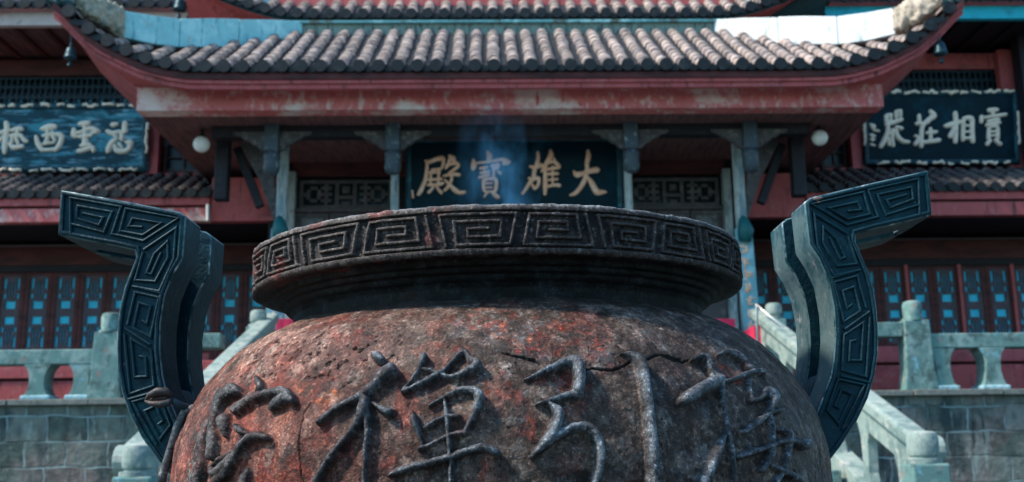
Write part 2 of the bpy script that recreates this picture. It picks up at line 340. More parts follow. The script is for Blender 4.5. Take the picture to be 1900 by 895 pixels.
# raised strokes: (crop x, crop y, half width) lists
def T_(off, sc, lists): return [[(off[0]+x/sc, off[1]+y/sc, w_/sc) for x, y, w_ in l] for l in lists]
CH = []
CH += T_((340, 640), 3.509, [
 [(350, 302, 34), (285, 340, 34), (238, 400, 28), (212, 480, 22), (206, 560, 20), (222, 620, 30), (205, 735, 26)],
 [(175, 495, 10), (152, 560, 20), (135, 700, 26), (112, 900, 30)], [(308, 462, 12), (288, 515, 32), (290, 595, 16)],
 [(362, 535, 16), (400, 568, 26), (432, 588, 12)], [(480, 212, 8), (505, 255, 26), (515, 290, 24), (480, 305, 10)],
 [(358, 440, 26), (430, 390, 26), (500, 350, 26), (600, 325, 26), (690, 332, 36), (728, 375, 28)], [(590, 425, 20), (640, 385, 32), (700, 360, 34)],
 [(192, 800, 12), (290, 740, 18), (390, 675, 16)], [(200, 800, 12), (255, 835, 34), (340, 740, 24), (390, 690, 16)],
 [(560, 612, 26), (500, 600, 30), (430, 640, 24), (360, 740, 26), (300, 830, 28), (250, 900, 30)], [(440, 808, 12), (430, 860, 26), (425, 900, 30)]])
CH += T_((580, 640), 3.51, [
 [(400, 85, 14), (440, 105, 32), (475, 135, 14)], [(530, 190, 40), (480, 222, 36), (410, 285, 30), (350, 335, 28), (270, 378, 22), (160, 440, 22), (60, 515, 20)],
 [(350, 350, 26), (352, 440, 40), (310, 520, 28), (230, 620, 24), (150, 720, 24), (80, 820, 24), (30, 900, 24)], [(365, 450, 28), (373, 560, 22), (360, 680, 20), (350, 900, 20)],
 [(400, 385, 12), (450, 420, 20), (510, 450, 30), (540, 440, 14)],
 [(735, 100, 26), (700, 170, 15), (650, 240, 13), (590, 315, 14)], [(590, 315, 14), (660, 290, 16), (780, 230, 20), (850, 190, 18), (920, 120, 16), (980, 65, 22), (1030, 110, 20), (1080, 165, 34)],
 [(1080, 165, 34), (1020, 190, 24), (940, 222, 20), (850, 212, 16), (760, 175, 14), (700, 165, 10)],
 [(655, 440, 12), (670, 500, 30), (695, 580, 22), (720, 650, 16)], [(760, 400, 10), (860, 350, 14), (960, 310, 18), (1050, 320, 30), (1090, 370, 34), (1060, 460, 28), (1020, 530, 22), (1000, 580, 24)],
 [(700, 680, 16), (780, 650, 14), (880, 600, 16), (1000, 575, 22)], [(735, 545, 14), (800, 505, 16), (870, 480, 18), (950, 475, 20)],
 [(860, 360, 12), (880, 470, 20), (890, 600, 18), (900, 740, 18), (905, 900, 18)], [(505, 850, 12), (600, 815, 28), (740, 775, 28), (880, 740, 24), (1000, 700, 26), (1120, 675, 30), (1200, 712, 26), (1215, 740, 12)]])
CH += T_((950, 640), 3.51, [
 [(80, 245, 7), (160, 215, 17), (250, 175, 26), (340, 138, 28), (415, 145, 38), (432, 230, 40), (420, 320, 42)], [(150, 400, 8), (230, 385, 20), (330, 350, 24), (430, 340, 34)],
 [(240, 400, 20), (295, 460, 38), (280, 540, 40), (240, 620, 42), (180, 680, 28), (130, 730, 18)], [(270, 615, 32), (350, 570, 34), (430, 545, 32), (500, 555, 34), (550, 630, 34), (565, 730, 32), (550, 830, 30), (520, 900, 30)],
 [(700, 70, 6), (770, 85, 18), (820, 130, 32), (845, 220, 34), (862, 350, 34), (880, 480, 34), (895, 620, 36), (900, 760, 38), (905, 900, 42)]])
CH += T_((1230, 640), 3.51, [
 [(180, 105, 10), (260, 92, 20), (290, 130, 20), (310, 190, 16), (350, 240, 30)], [(350, 250, 34), (270, 285, 42), (200, 325, 46), (130, 372, 40), (100, 385, 18)],
 [(360, 250, 26), (372, 350, 15), (385, 450, 15), (400, 560, 17), (420, 650, 17), (440, 780, 17), (445, 900, 18)], [(390, 570, 14), (340, 680, 26), (290, 780, 34), (230, 900, 40)],
 [(350, 75, 10), (400, 60, 16), (460, 75, 18), (520, 120, 15), (570, 175, 15), (640, 195, 16)], [(400, 247, 12), (480, 222, 18), (570, 195, 20)],
 [(545, 210, 13), (552, 300, 13), (575, 370, 17), (630, 350, 20), (650, 310, 22), (700, 360, 30), (680, 440, 20), (745, 435, 20)],
 [(520, 570, 20), (600, 512, 24), (670, 455, 18)], [(680, 470, 14), (695, 560, 16), (690, 650, 18), (660, 740, 26), (620, 815, 20)],
 [(475, 732, 22), (560, 700, 26), (650, 672, 22), (740, 640, 20), (820, 632, 22), (890, 655, 36)], [(740, 560, 14), (790, 582, 22), (802, 660, 18), (780, 760, 16), (760, 830, 16)],
 [(680, 790, 14), (760, 830, 20), (820, 860, 24), (860, 900, 24)], [(700, 900, 20), (740, 850, 16), (765, 825, 12)]])
CRACK = T_((950, 640), 3.51, [[(480, 155, 7), (560, 158, 9), (620, 168, 9), (700, 152, 9), (765, 118, 7)], [(855, 105, 7), (900, 90, 10), (950, 68, 9), (1010, 78, 8), (1090, 95, 9)], [(-60, 62, 5), (0, 70, 9), (80, 88, 9), (140, 102, 12), (180, 130, 7)]])
CRACK += T_((1230, 640), 3.51, [[(0, 85, 8), (60, 98, 9), (130, 105, 9), (190, 98, 7)]])
CRACK += T_((340, 640), 3.509, [[(828, 380, 5), (790, 460, 6), (760, 560, 6), (742, 690, 6), (752, 800, 5), (765, 900, 5)]])
def field(lists, px, py, sub=4, power=.45):
    """height of the rounded strokes in pixels of half-width"""
    H = np.zeros(len(px)); order = np.argsort(px); sx = px[order]
    for l in lists:
        c = crom(l, sub)
        for a, b in zip(c[:-1], c[1:]):
            w_ = max(a[2], b[2]); lo = np.searchsorted(sx, min(a[0], b[0])-w_); hi = np.searchsorted(sx, max(a[0], b[0])+w_)
            ii = order[lo:hi]; yy = py[ii]; k = (yy > min(a[1], b[1])-w_) & (yy < max(a[1], b[1])+w_); ii = ii[k]
            if not len(ii): continue
            d = b[:2]-a[:2]; t = np.clip(((px[ii]-a[0])*d[0]+(py[ii]-a[1])*d[1])/(d@d+1e-9), 0, 1)
            dist = np.hypot(px[ii]-a[0]-t*d[0], py[ii]-a[1]-t*d[1]); ww = np.maximum(a[2]+(b[2]-a[2])*t, .5)
            q = np.clip(1-(dist/ww)**2, 0, 1)**power*ww; H[ii] = np.maximum(H[ii], q)
    return H
def blob(px, py, cx, cy, rx, ry, nz): return sstep(1.15, .55, np.hypot((px-cx)/rx, (py-cy)/ry)+(nz-.5)*1.5)
def body_disp(base, nor, T, Rr, Zz):
    px, py = world_px(base); px = px.copy(); py = py.copy()
    vis = np.abs(np.arctan2(np.sin(T), np.cos(T))) < R(86); px[~vis] = -9999
    n1 = fbm(base, 7, 4, 3); n2 = fbm(base, 30, 4, 11); n3 = fbm(base, 120, 3, 23); n4 = fbm(base, 13, 4, 31)
    wx = px+(n2-.5)*4; wy = py+(n3-.5)*3
    H = field(CH, wx, wy); st = sstep(0.5, 3.5, H)
    cr = field(CRACK, px+(n2-.5)*16, py+(fbm(base, 60, 3, 5)-.5)*10)
    d = (n1-.5)*.012+(n2-.5)*.0035+(n3-.5)*.0016
    d = d+np.minimum(.0046*H**.75, .032)*(.95+.1*n2)-cr*.0022
    pits = sstep(.63, .74, fbm(base*np.array([1, 1, 1.6]), 75, 3, 41))*blob(px, py, 560, 650, 210, 75, n4)
    pits = np.maximum(pits, sstep(.75, .8, fbm(base, 85, 3, 47))*.4*(1-st))
    d = d-pits*.005
    edge = sstep(.5, .62, fbm(base, 26, 4, 77))*sstep(590, 480, px)*sstep(-9000, 0, px)*sstep(470, 380, px)
    d = d-edge*.002
    # colours of paint, rust and iron, plus painted highlights and shade on the strokes
    def c(*a): return np.array(a)[None, :]
    def mx(t, a, b): return a+(b-a)*np.clip(t, 0, 1)[:, None]
    brown = mx(sstep(.35, .65, n2), c(.055, .042, .038), c(.12, .093, .085))
    redm = mx(sstep(.38, .62, n4), c(.115, .026, .022), c(.25, .062, .052))
    pale = c(.42, .32, .29)
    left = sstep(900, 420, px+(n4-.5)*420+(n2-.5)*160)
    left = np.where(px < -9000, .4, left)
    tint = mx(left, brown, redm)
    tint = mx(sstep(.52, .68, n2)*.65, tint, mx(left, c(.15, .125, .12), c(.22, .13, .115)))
    tint = mx(sstep(.52, .62, fbm(base, 11, 4, 91))*.7*sstep(300, 900, px+9999*(px < 0)), tint, c(.12, .105, .11))
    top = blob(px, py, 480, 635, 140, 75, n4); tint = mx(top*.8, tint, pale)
    tint = mx(sstep(470, 360, px)*vis*sstep(.40, .58, n4)*.8, tint, c(.45, .19, .16))
    tint = mx(edge*.9, tint, c(.05, .045, .045))
    for cx, cy, rx, ry, col, s_ in ((965, 625, 75, 26, (.62, .11, .04), .95), (1055, 608, 26, 9, (.62, .12, .06), .95), (1112, 640, 22, 15, (.50, .10, .06), .9), (985, 655, 40, 14, (.5, .06, .06), .9),
                                    (600, 735, 42, 15, (.55, .17, .06), .85), (545, 722, 32, 16, (.62, .2, .08), .8), (1365, 693, 36, 20, (.60, .08, .04), 1), (1087, 660, 12, 8, (.45, .08, .05), .9), (880, 600, 60, 14, (.42, .06, .05), .8),
                                    (1535, 800, 10, 90, (.42, .10, .07), .9), (1495, 745, 18, 40, (.10, .20, .32), .8), (928, 642, 13, 9, (.08, .22, .32), .75), (925, 765, 9, 24, (.10, .22, .34), .8), (700, 700, 12, 8, (.04, .13, .22), .9), (790, 683, 12, 7, (.02, .11, .2), .9), (955, 870, 12, 30, (.08, .2, .3), .7),
                                    (840, 612, 24, 12, (.36, .38, .40), .8), (1155, 590, 20, 8, (.2, .3, .4), .7), (1010, 632, 26, 12, (.34, .34, .36), .8), (1075, 836, 8, 8, (.4, .5, .55), .8), (765, 600, 20, 8, (.5, .45, .42), .7), (600, 620, 60, 16, (.45, .35, .32), .5)):
        b = blob(px, py, cx, cy, rx, ry, fbm(base, 45, 3, int(cx))); tint = mx(b*s_*.85*sstep(.34, .6, n3)*sstep(.3, .5, fbm(base, 60, 3, 99)), tint, c(*[v*.85 for v in col]))
    tint = mx(sstep(.56, .62, fbm(base, 42, 4, 171))*sstep(600, 1000, px)*.65, tint, c(.14, .17, .205)); tint = mx(sstep(.57, .63, fbm(base, 55, 4, 181))*.5, tint, c(.30, .27, .26)); tint = mx(sstep(.56, .62, fbm(base, 28, 4, 187))*.6, tint, c(.03, .022, .022))
    sk = fbm(base*np.array([1, 1, .10]), 26, 4, 121); lowz = sstep(1.66, 1.58, Zz)
    tint = mx(sstep(.54, .66, sk)*lowz*.55, tint, mx(left, c(.11, .10, .10), c(.36, .16, .12))); tint = mx(sstep(.46, .36, sk)*lowz*.6, tint, c(.035, .022, .02))
    tint = mx(sstep(.56, .66, fbm(base, 19, 4, 133))*sstep(1400, 900, px)*.55, tint, c(.24, .045, .03))
    fk = sstep(.515, .535, fbm(base, 15, 5, 151))*(1-st); fk2 = sstep(.54, .555, fbm(base, 34, 5, 163))*(1-st)
    tint = mx(fk*.5, tint, mx(left, c(.15, .13, .12), c(.26, .13, .11))); tint = mx(fk2*.6, tint, mx(left, c(.05, .042, .04), c(.10, .035, .03))); d = d+fk*.0008-fk2*.0006
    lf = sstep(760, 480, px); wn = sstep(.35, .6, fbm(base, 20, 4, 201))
    tint = mx(st*(.72+.25*wn), tint, mx(sstep(.40, .66, n3), mx(lf, c(.05, .06, .07), c(.035, .033, .034)), mx(lf, c(.155, .18, .205), c(.11, .105, .105)))); tint = mx(sstep(4.5, 8, H)*.55*wn, tint, mx(lf, c(.25, .29, .33), c(.15, .15, .155)))  # stroke tops tinted bluish: painted sky highlights along with wear
    tint = mx(sstep(3.0, .4, H)*sstep(.05, .6, H)*.7, tint, c(.02, .016, .018))  # occlusion shade painted as a dark ring around each stroke
    tint = mx(pits, tint, c(.03, .02, .02)); tint = mx(sstep(.3, 1.5, cr), tint, c(.012, .01, .01))
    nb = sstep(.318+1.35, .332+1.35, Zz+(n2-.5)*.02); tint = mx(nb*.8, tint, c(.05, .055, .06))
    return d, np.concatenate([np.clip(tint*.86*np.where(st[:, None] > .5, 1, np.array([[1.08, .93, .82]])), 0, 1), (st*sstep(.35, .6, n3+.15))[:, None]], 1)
zb = 1.35
prof_body = interp_profile([(.512, .345), (.535, .334), (.570, .320), (.612, .297), (.668, .255), (.725, .186), (.766, .110), (.788, .03), (.793, -.05)], .0014)
low = interp_profile([(.793, -.05), (.785, -.14), (.74, -.27), (.65, -.38), (.52, -.46), (.36, -.51), (.02, -.53)], .03)[1:]
prof_body = np.vstack([prof_body, low]); prof_body[:, 1] += zb
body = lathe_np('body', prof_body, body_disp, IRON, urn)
# rim with the key pattern
bnd = [-88-i*0 for i in range(0)]
bl = [-73, -58, -44, -26.6, -10.9, 5.2, 20.1, 34.8, 49, 63.5, 78]
k = bl[-1]
while k+15.3 < 270: k += 15.3; bl.append(k)
SP = [(.04, .0), (.04, 1), (.96, 1), (.96, .02), (.20, .02), (.20, .77), (.80, .77), (.80, .27), (.37, .27), (.37, .53), (.64, .53)]
def rim_disp(base, nor, T, Rr, Zz):
    d = np.zeros(len(T)); deg = np.degrees(T); zt, zb_ = .502+1.35, .437+1.35
    s = Rr*T; band = np.abs(Rr-.612) < .01
    order = np.argsort(s); ss = s[order]
    for k in range(len(bl)-1):
        a, b = math.radians(bl[k])*.612, math.radians(bl[k+1])*.612; flip = k % 2; wd = b-a; ins = .008
        sl_ = .014*(1 if flip else -1)
        def q(u, v):
            if flip: u = 1-u; v = 1-v
            vv = v; lft = a+ins+sl_*(vv-.5)*(1); rgt = b-ins-sl_*(vv-.5)
            return lft+(rgt-lft)*u, zb_+(zt-zb_)*vv
        pl = [q(*p) for p in SP]
        # worn, hand made strokes
        for (x0, z0), (x1, z1) in zip(pl[:-1], pl[1:]):
            w_ = .0046; lo = np.searchsorted(ss, min(x0, x1)-.01); hi = np.searchsorted(ss, max(x0, x1)+.01); ii = order[lo:hi]; ii = ii[band[ii]]
            dx, dz = x1-x0, z1-z0; t = np.clip(((s[ii]-x0)*dx+(Zz[ii]-z0)*dz)/(dx*dx+dz*dz), 0, 1)
            D = np.hypot(s[ii]-x0-t*dx, Zz[ii]-z0-t*dz); d[ii] = np.maximum(d[ii], .0085*sstep(w_, w_*.45, D))
    n1 = fbm(base, 9, 3, 5); n2 = fbm(base, 45, 4, 9); n3 = fbm(base, 150, 3, 13)
    # border lips of the band
    for zc in (1.35+.514, 1.35+.425): d = np.maximum(d, np.where(band, .0075*sstep(.0075, .004, np.abs(Zz-zc)), 0))
    rid = d.copy()
    nk = sstep(1.35+.421, 1.35+.412, Zz)*(Rr > .49)
    d = d*(.8+.45*n2)+((n1-.5)*.006+(n2-.5)*.004+(n3-.5)*.0022)*(1-.6*nk)
    def c(*a): return np.array(a)[None, :]
    def mx(t, a, b): return a+(b-a)*np.clip(t, 0, 1)[:, None]
    tint = mx(sstep(.35, .65, n2), c(.014, .012, .013), c(.042, .034, .033)); tint = mx(sstep(.003, .009, rid)*.6, tint, c(.095, .078, .075))
    tint = mx(sstep(.513, .519, Zz-1.35)*(Rr > .59)*.8, tint, c(.34, .37, .38))  # sun glint along the rim's top edge painted into the tint
    px, py = world_px(base)
    tint = mx(sstep(1050, 500, px)*sstep(.003, .009, rid)*.45, tint, c(.17, .14, .125))
    tint = mx(sstep(.58, .68, fbm(base, 16, 3, 61))*.55*sstep(960, 700, px), tint, c(.24, .055, .045)); tint = mx(sstep(.66, .74, n3)*.35, tint, c(.25, .235, .23))
    neck = sstep(1.35+.421, 1.35+.412, Zz)*(Rr > .49); tint = mx(neck*.92, tint, mx(sstep(.4, .7, n2), c(.004, .005, .006), c(.013, .021, .027)))  # rim's shade on underside and neck painted as near-black blue
    return d, np.clip(tint, 0, 1)
rp = [(.40, .30), (.47, .38), (.50, .45), (.515, .505), (.53, .517), (.56, .521)]
rpA = interp_profile(rp, .02)
band_p = np.array([(.575, .522), (.59, .522), (.600, .5215), (.607, .5195), (.611, .516)]+[(.612, z) for z in np.linspace(.513, .427, 78)]+[(.611, .423), (.607, .419), (.600, .416), (.594, .4155), (.586, .417), (.578, .418), (.574, .416), (.572, .410), (.570, .4055), (.562, .405), (.557, .4045), (.555, .400), (.553, .394), (.546, .393), (.541, .392), (.539, .387), (.536, .380), (.528, .378), (.524, .374), (.522, .370)])
neck_p = np.array([(.518, z) for z in np.linspace(.366, .315, 14)]+[(.519, .31), (.523, .302), (.50, .28)])
rimp = np.vstack([rpA, band_p, neck_p]); rimp[:, 1] += zb
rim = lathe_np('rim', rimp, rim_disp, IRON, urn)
# ash bed and legs
m = M(); m.lathe((0, 0, 1.35), [(.46, .34), (.47, .36), (.3, .385), (.1, .39), (.01, .392)], 48)
ASH = mat('incense_ash', (.3, .29, .28), [((.15, .14, .14), 20, .5, .7)], .95)
part('ash_bed', m, ASH, urn, smooth=True)
LEGM = mat('leg_iron', (.07, .06, .06), [((.2, .07, .05), 7, .5, .7)], .6, .3)
for a in (30, 150, 270):
    m = M(); ca, sa = math.cos(R(a)), math.sin(R(a))
    m.tube([(ca*r_, sa*r_, z) for r_, z in ((.50, 1.05), (.66, .92), (.68, .72), (.60, .45), (.56, .28), (.60, .16), (.66, .122))], [.14, .16, .13, .085, .075, .09, .11], 16)
    part('leg', m, LEGM, urn, smooth=True)
# handles ------------------------------------------------------------
YF, YB1, YB2, YR = 2.58-UY, 2.71-UY, 2.81-UY, 2.94-UY
def hp(px, py): v = up(px, py, YF); return (v.x, v.z)
outer = [(112, 352), (107, 436), (160, 447), (215, 457), (250, 465), (252, 478), (243, 500), (230, 535), (222, 568), (217.5, 605), (216, 645), (218, 690), (226, 730), (240, 770), (262, 812), (295, 858), (330, 900)]
inner = [(380, 900), (352, 830), (325, 765), (309, 727), (302, 696), (297, 650), (298, 600), (306, 548), (322, 508), (339, 480), (345, 401), (333, 393), (230, 373)]
hpo = [hp(*p) for p in outer]; hpi = [hp(*p) for p in inner]
def handle(sx):
    f = lambda p, y: Vector((sx*p[0], y, p[1]))
    H = thing_part('handle', sx)
    loop = hpo+hpi
    def plate(y0, y1, sc=0): m = M(); m.prism([f(p, y0) for p in loop], (0, y1-y0, 0)); return m
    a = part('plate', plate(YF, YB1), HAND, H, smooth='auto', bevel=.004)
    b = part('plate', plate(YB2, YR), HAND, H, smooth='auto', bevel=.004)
    for q_ in (a, b): two_mat(q_, lambda p: sx < 0 and (p.normal.x*sx > .35 or (abs(p.normal.y) < .3 and p.normal.z < -.6 and p.center.x*sx > -.72)), HANDW, HANDE)  # inner faces of the sunlit right handle alone get the lightened worn colour
    # web that joins the plates: the tip end, the outer curve and the solid foot
    m = M(); o_ = [Vector((p[0], p[1])) for p in hpo]
    def wall(p, q, t):   # strip between two outline points, offset inward
        for i in range(len(p)-1):
            m.hexa([f(p[i], YB1-.001), f(p[i+1], YB1-.001), f(q[i+1], YB1-.001), f(q[i], YB1-.001), f(p[i], YB2+.001), f(p[i+1], YB2+.001), f(q[i+1], YB2+.001), f(q[i], YB2+.001)])
    m2 = m; m = M(); tip = [hpo[0], hpo[1]]
    def wall(p, q, t, m=None):
        for i in range(len(p)-1):
            m.hexa([f(p[i], YB1-.001), f(p[i+1], YB1-.001), f(q[i+1], YB1-.001), f(q[i], YB1-.001), f(p[i], YB2+.001), f(p[i+1], YB2+.001), f(q[i+1], YB2+.001), f(q[i], YB2+.001)])
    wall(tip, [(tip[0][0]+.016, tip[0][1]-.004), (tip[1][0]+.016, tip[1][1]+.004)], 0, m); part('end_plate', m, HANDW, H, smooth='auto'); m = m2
    arc = hpo[5:]; wall(arc, [(p[0]+.05, p[1]+.004) for p in arc], 0, m)
    m.prism([f(hp(*p), YB1-.001) for p in ((226, 730), (240, 770), (262, 812), (295, 858), (330, 900), (380, 900), (352, 830), (325, 765), (311, 730), (300, 715), (280, 712), (250, 718))], (0, YB2-YB1+.002, 0))
    part('web', m, HAND, H, smooth='auto')
    # worn bevel facing the bowl
    m = M(); nrm = Vector((0, -1, 0)); s_ = .00132
    def rb(pts, w_=3.1, h=.0085): m.ribbon([f(hp(*p), YF+.0005) for p in pts], w_*s_, nrm, h)
    z5 = lambda l: [(x/4.474, 300+y/4.474) for x, y in l]; z1 = lambda l: [(90+x/3.314, 330+y/3.314) for x, y in l]
    rb(z5([(592, 600), (590, 305), (1010, 380), (935, 605), (1195, 662), (1485, 475), (1050, 395), (1003, 580), (1190, 615), (1340, 515), (1105, 475), (1075, 540), (1185, 548)]))
    rb(z5([(600, 522), (868, 592), (935, 422), (650, 372), (640, 472), (828, 533), (858, 470), (690, 432)]))
    rb(z1([(590, 445), (787, 312), (775, 500), (685, 700), (518, 670)])); rb(z1([(585, 460), (537, 632), (660, 640), (740, 490), (735, 395), (655, 470), (607, 588), (637, 597), (697, 462)]))
    def spiral(c4, fl=0):
        def q(u, v):
            if fl: v = 1-v
            a_ = Vector(c4[0]).lerp(Vector(c4[1]), u); b_ = Vector(c4[3]).lerp(Vector(c4[2]), u); return tuple(a_.lerp(b_, v))
        rb([q(*p) for p in [(0, 1), (0, 0), (1, 0), (1, .98), (.25, .98), (.25, .27), (.74, .27), (.74, .72), (.5, .7)]])
    spiral([(252, 543), (296, 553), (280, 628), (238, 603)]); spiral([(232, 620), (281, 650), (287, 716), (243, 731)], 1)
    spiral([(247, 746), (295, 733), (318, 790), (292, 826)])
    rb([(258, 535), (300, 545)]); rb([(232, 610), (280, 641)]); rb([(238, 742), (290, 727)])
    # border ridge following the outline
    off = []
    L = [Vector(p) for p in loop]; k_ = len(L); ar = sum(L[i].x*L[(i+1) % k_].y-L[(i+1) % k_].x*L[i].y for i in range(k_))
    for i in range(k_):
        d1 = (L[i]-L[i-1]).normalized(); d2 = (L[(i+1) % k_]-L[i]).normalized(); d = (d1+d2).normalized(); n_ = Vector((-d.y, d.x))*(1 if ar > 0 else -1)
        off.append(L[i]+n_*.0085/max(.6, math.sqrt((1+d1.dot(d2))/2)))
    m.ribbon([Vector((sx*p.x, YF+.0005, p.y)) for p in off], .0055, nrm, .008, closed=True)
    part('key_pattern', m, HAND, a, smooth='auto')
    return H
def thing_part(name, sx):
    o = bpy.data.objects.new(name, None); C.objects.link(o); o.parent = urn.o; o.empty_display_size = .1
    return (o, urn)
handle(1); handle(-1)
# cast flower bud and strap on the left shoulder
fl = (bpy.data.objects.new('cast_ornament', None), urn); C.objects.link(fl[0]); fl[0].parent = urn.o
def u3(px, py, y): v = up(px, py, y-UY); return (v.x, v.y, v.z)
m = M(); m.tube([u3(269, 744, 2.50), u3(277, 734, 2.50), u3(292, 727, 2.50), u3(308, 727, 2.50), u3(320, 737, 2.505)], [.002, .0075, .0105, .0095, .005], 12)
m.tube([u3(269, 744, 2.495), u3(280, 749, 2.49), u3(296, 751, 2.49), u3(312, 748, 2.495), u3(320, 740, 2.505)], [.002, .006, .0085, .0085, .005], 12)
m.tube([u3(274, 742, 2.515), u3(290, 739, 2.515), u3(308, 738, 2.515), u3(319, 739, 2.51)], [.003, .010, .011, .005], 12)
part('flower_bud', m, mat('bud_iron', (.05, .045, .045), [((.12, .06, .05), 30, .5, .7), ((.02, .06, .08), 18, .5, .7)], .5, .3, bump=[(80, .5, .004)]), fl, smooth=True)
m = M(); m.tube([u3(314, 740, 2.505), u3(330, 750, 2.51), u3(347, 757, 2.53), u3(362, 764, 2.56)], [.008, .008, .009, .01], 10)
part('stem', m, mat('stem_iron', (.03, .06, .075), [], .5, .3), fl, smooth=True)
m = M(); m.tube([u3(p, q, 2.53) for p, q in ((372, 765), (357, 758), (343, 766), (331, 790), (322, 820), (312, 850), (302, 882), (300, 900))], [.009, .010, .011, .0115, .011, .010, .010, .010], 12)
part('strap', m, mat('strap_iron', (.09, .09, .095), [((.3, .29, .29), 60, .5, .62), ((.02, .02, .025), 40, .5, .66)], .5, .4, bump=[(140, .8, .004)]), fl, smooth=True)
m = M(); m.lathe((UX, UY, 0), [(1.15, 0), (1.15, .06), (1.05, .08), (1.02, .12)], 48)
single('stone_plinth', m, PAVE, (UX, UY, 0), 'low round stone plinth under the incense urn', 'plinth', ID)

# smoke ---------------------------------------------------------------
def smoke():
    m = M(); pts = []; rad = []
    for i in range(15):
        t = i/14; z = 1.35+.40+t*.56; pts.append((-.03-.02*math.sin(t*4), 2.70, z)); rad.append(.06+.075*math.sin(min(1, t*1.3)*1.57)**.9)
    m.tube(pts, rad, 20)
    mt = bpy.data.materials.new('blue_smoke'); mt.use_nodes = True; nt = mt.node_tree; nt.nodes.clear()
    out = N(nt, 'ShaderNodeOutputMaterial'); v = N(nt, 'ShaderNodeVolumePrincipled'); v.inputs['Color'].default_value = (.14, .50, .9, 1); v.inputs['Anisotropy'].default_value = .1
    co = N(nt, 'ShaderNodeTexCoord').outputs['Object']; gen = N(nt, 'ShaderNodeTexCoord').outputs['Generated']
    n = noise(nt, co, 17, 5, .65, (1, 1, .5)); r_ = ramp(nt, n, .46, .66)
    g = N(nt, 'ShaderNodeVectorMath', operation='DISTANCE'); mp = N(nt, 'ShaderNodeVectorMath', operation='MULTIPLY'); nt.links.new(gen, mp.inputs[0]); mp.inputs[1].default_value = (1, 1, 0)
    nt.links.new(mp.outputs[0], g.inputs[0]); g.inputs[1].default_value = (.5, .5, 0)
    e = ramp(nt, g.outputs['Value'], .44, .0)
    sz = N(nt, 'ShaderNodeSeparateXYZ'); nt.links.new(gen, sz.inputs[0]); tz = ramp(nt, sz.outputs[2], .98, .45)
    a = N(nt, 'ShaderNodeMath', operation='MULTIPLY'); nt.links.new(r_, a.inputs[0]); nt.links.new(e, a.inputs[1])
    a2 = N(nt, 'ShaderNodeMath', operation='MULTIPLY'); nt.links.new(a.outputs[0], a2.inputs[0]); nt.links.new(tz, a2.inputs[1])
    b = N(nt, 'ShaderNodeMath', operation='MULTIPLY'); nt.links.new(a2.outputs[0], b.inputs[0]); b.inputs[1].default_value = 7.5
    nt.links.new(b.outputs[0], v.inputs['Density']); nt.links.new(v.outputs[0], out.inputs['Volume'])
    o = single('smoke', m, mt, (-.045, 2.70, 1.7), 'thin blue incense smoke rising from the urn mouth', 'smoke', ID, kind='stuff')
smoke()
# ================================================================== SETTING
K = 1.083
YT, YBM, YE1, YTOP1, YHP, YCOL, YPF, YUE, YW, YD, YCW = 13.0*K, 13.3*K, 12.9*K, 15.0*K, 14.0*K, 14.4*K, 16.0*K, 15.0*K+.12, 17.4*K, 17.6*K, 15.8*K
ZT = Z(735, YT)
m = M(); m.add([(-300, -300, 0), (300, -300, 0), (300, 300, 0), (-300, 300, 0)], [(0, 1, 2, 3)])
single('ground', m, PAVE, (0, 0, 0), frame=ID, kind='structure')
m = M(); m.box(-14, 14, 8.4, YT+.1, .004, .45); single('courtyard_platform', m, PAVE, (0, 11, 0), kind='structure', bevel=.02)
m = M(); m.box(-14, 14, YT+.35, 30, .46, ZT); single('terrace', m, PAVE, (0, 20, .46), kind='structure')
# retaining walls either side of the stairs
XR = XS(1403, 505, 575, 13.5*K)
for sx, lab in ((-1, 'mossy block retaining wall below the left balustrade'), (1, 'dark stained block retaining wall below the right balustrade')):
    t = thing('retaining_wall', lab, 'wall', (sx*8, YT, .45), group='block walls below the terrace')
    m = M(); m.box(sx*(XR+.30), sx*14, YT-.02, YT+.34, .452, ZT-.06); part('masonry', m, BLOCK, t)
    m = M(); random.seed(3+sx); x = XR+.25
    while x < 14:
        L_ = random.uniform(.7, 1.2); m.box(sx*x, sx*(x+L_-.012), YT-.09-random.uniform(0, .03), YT+.345, ZT-.06+.002, ZT+.012+random.uniform(0, .01)); x += L_
    part('coping', m, mat('coping_stone', (.17, .185, .17), [((.30, .29, .26), 6, .5, .7), ((.06, .075, .07), 4, .5, .7)], .85, bump=[(30, .6, .02)]), t, bevel=.01)
# stairs
m = M(); n_ = 11; y0 = 8.9; dz = (ZT-.45)/n_; dy = (YT+.3-y0)/n_
for i in range(n_): m.box(-XR+.17, XR-.17, y0+i*dy, YT+.35, .451+i*dz, .451+(i+1)*dz-.0)
t = thing('stone_staircase', 'broad grey stone staircase rising to the terrace behind the urn', 'staircase', (0, 11, .45))
part('steps', m, STONE, t, bevel=.01)
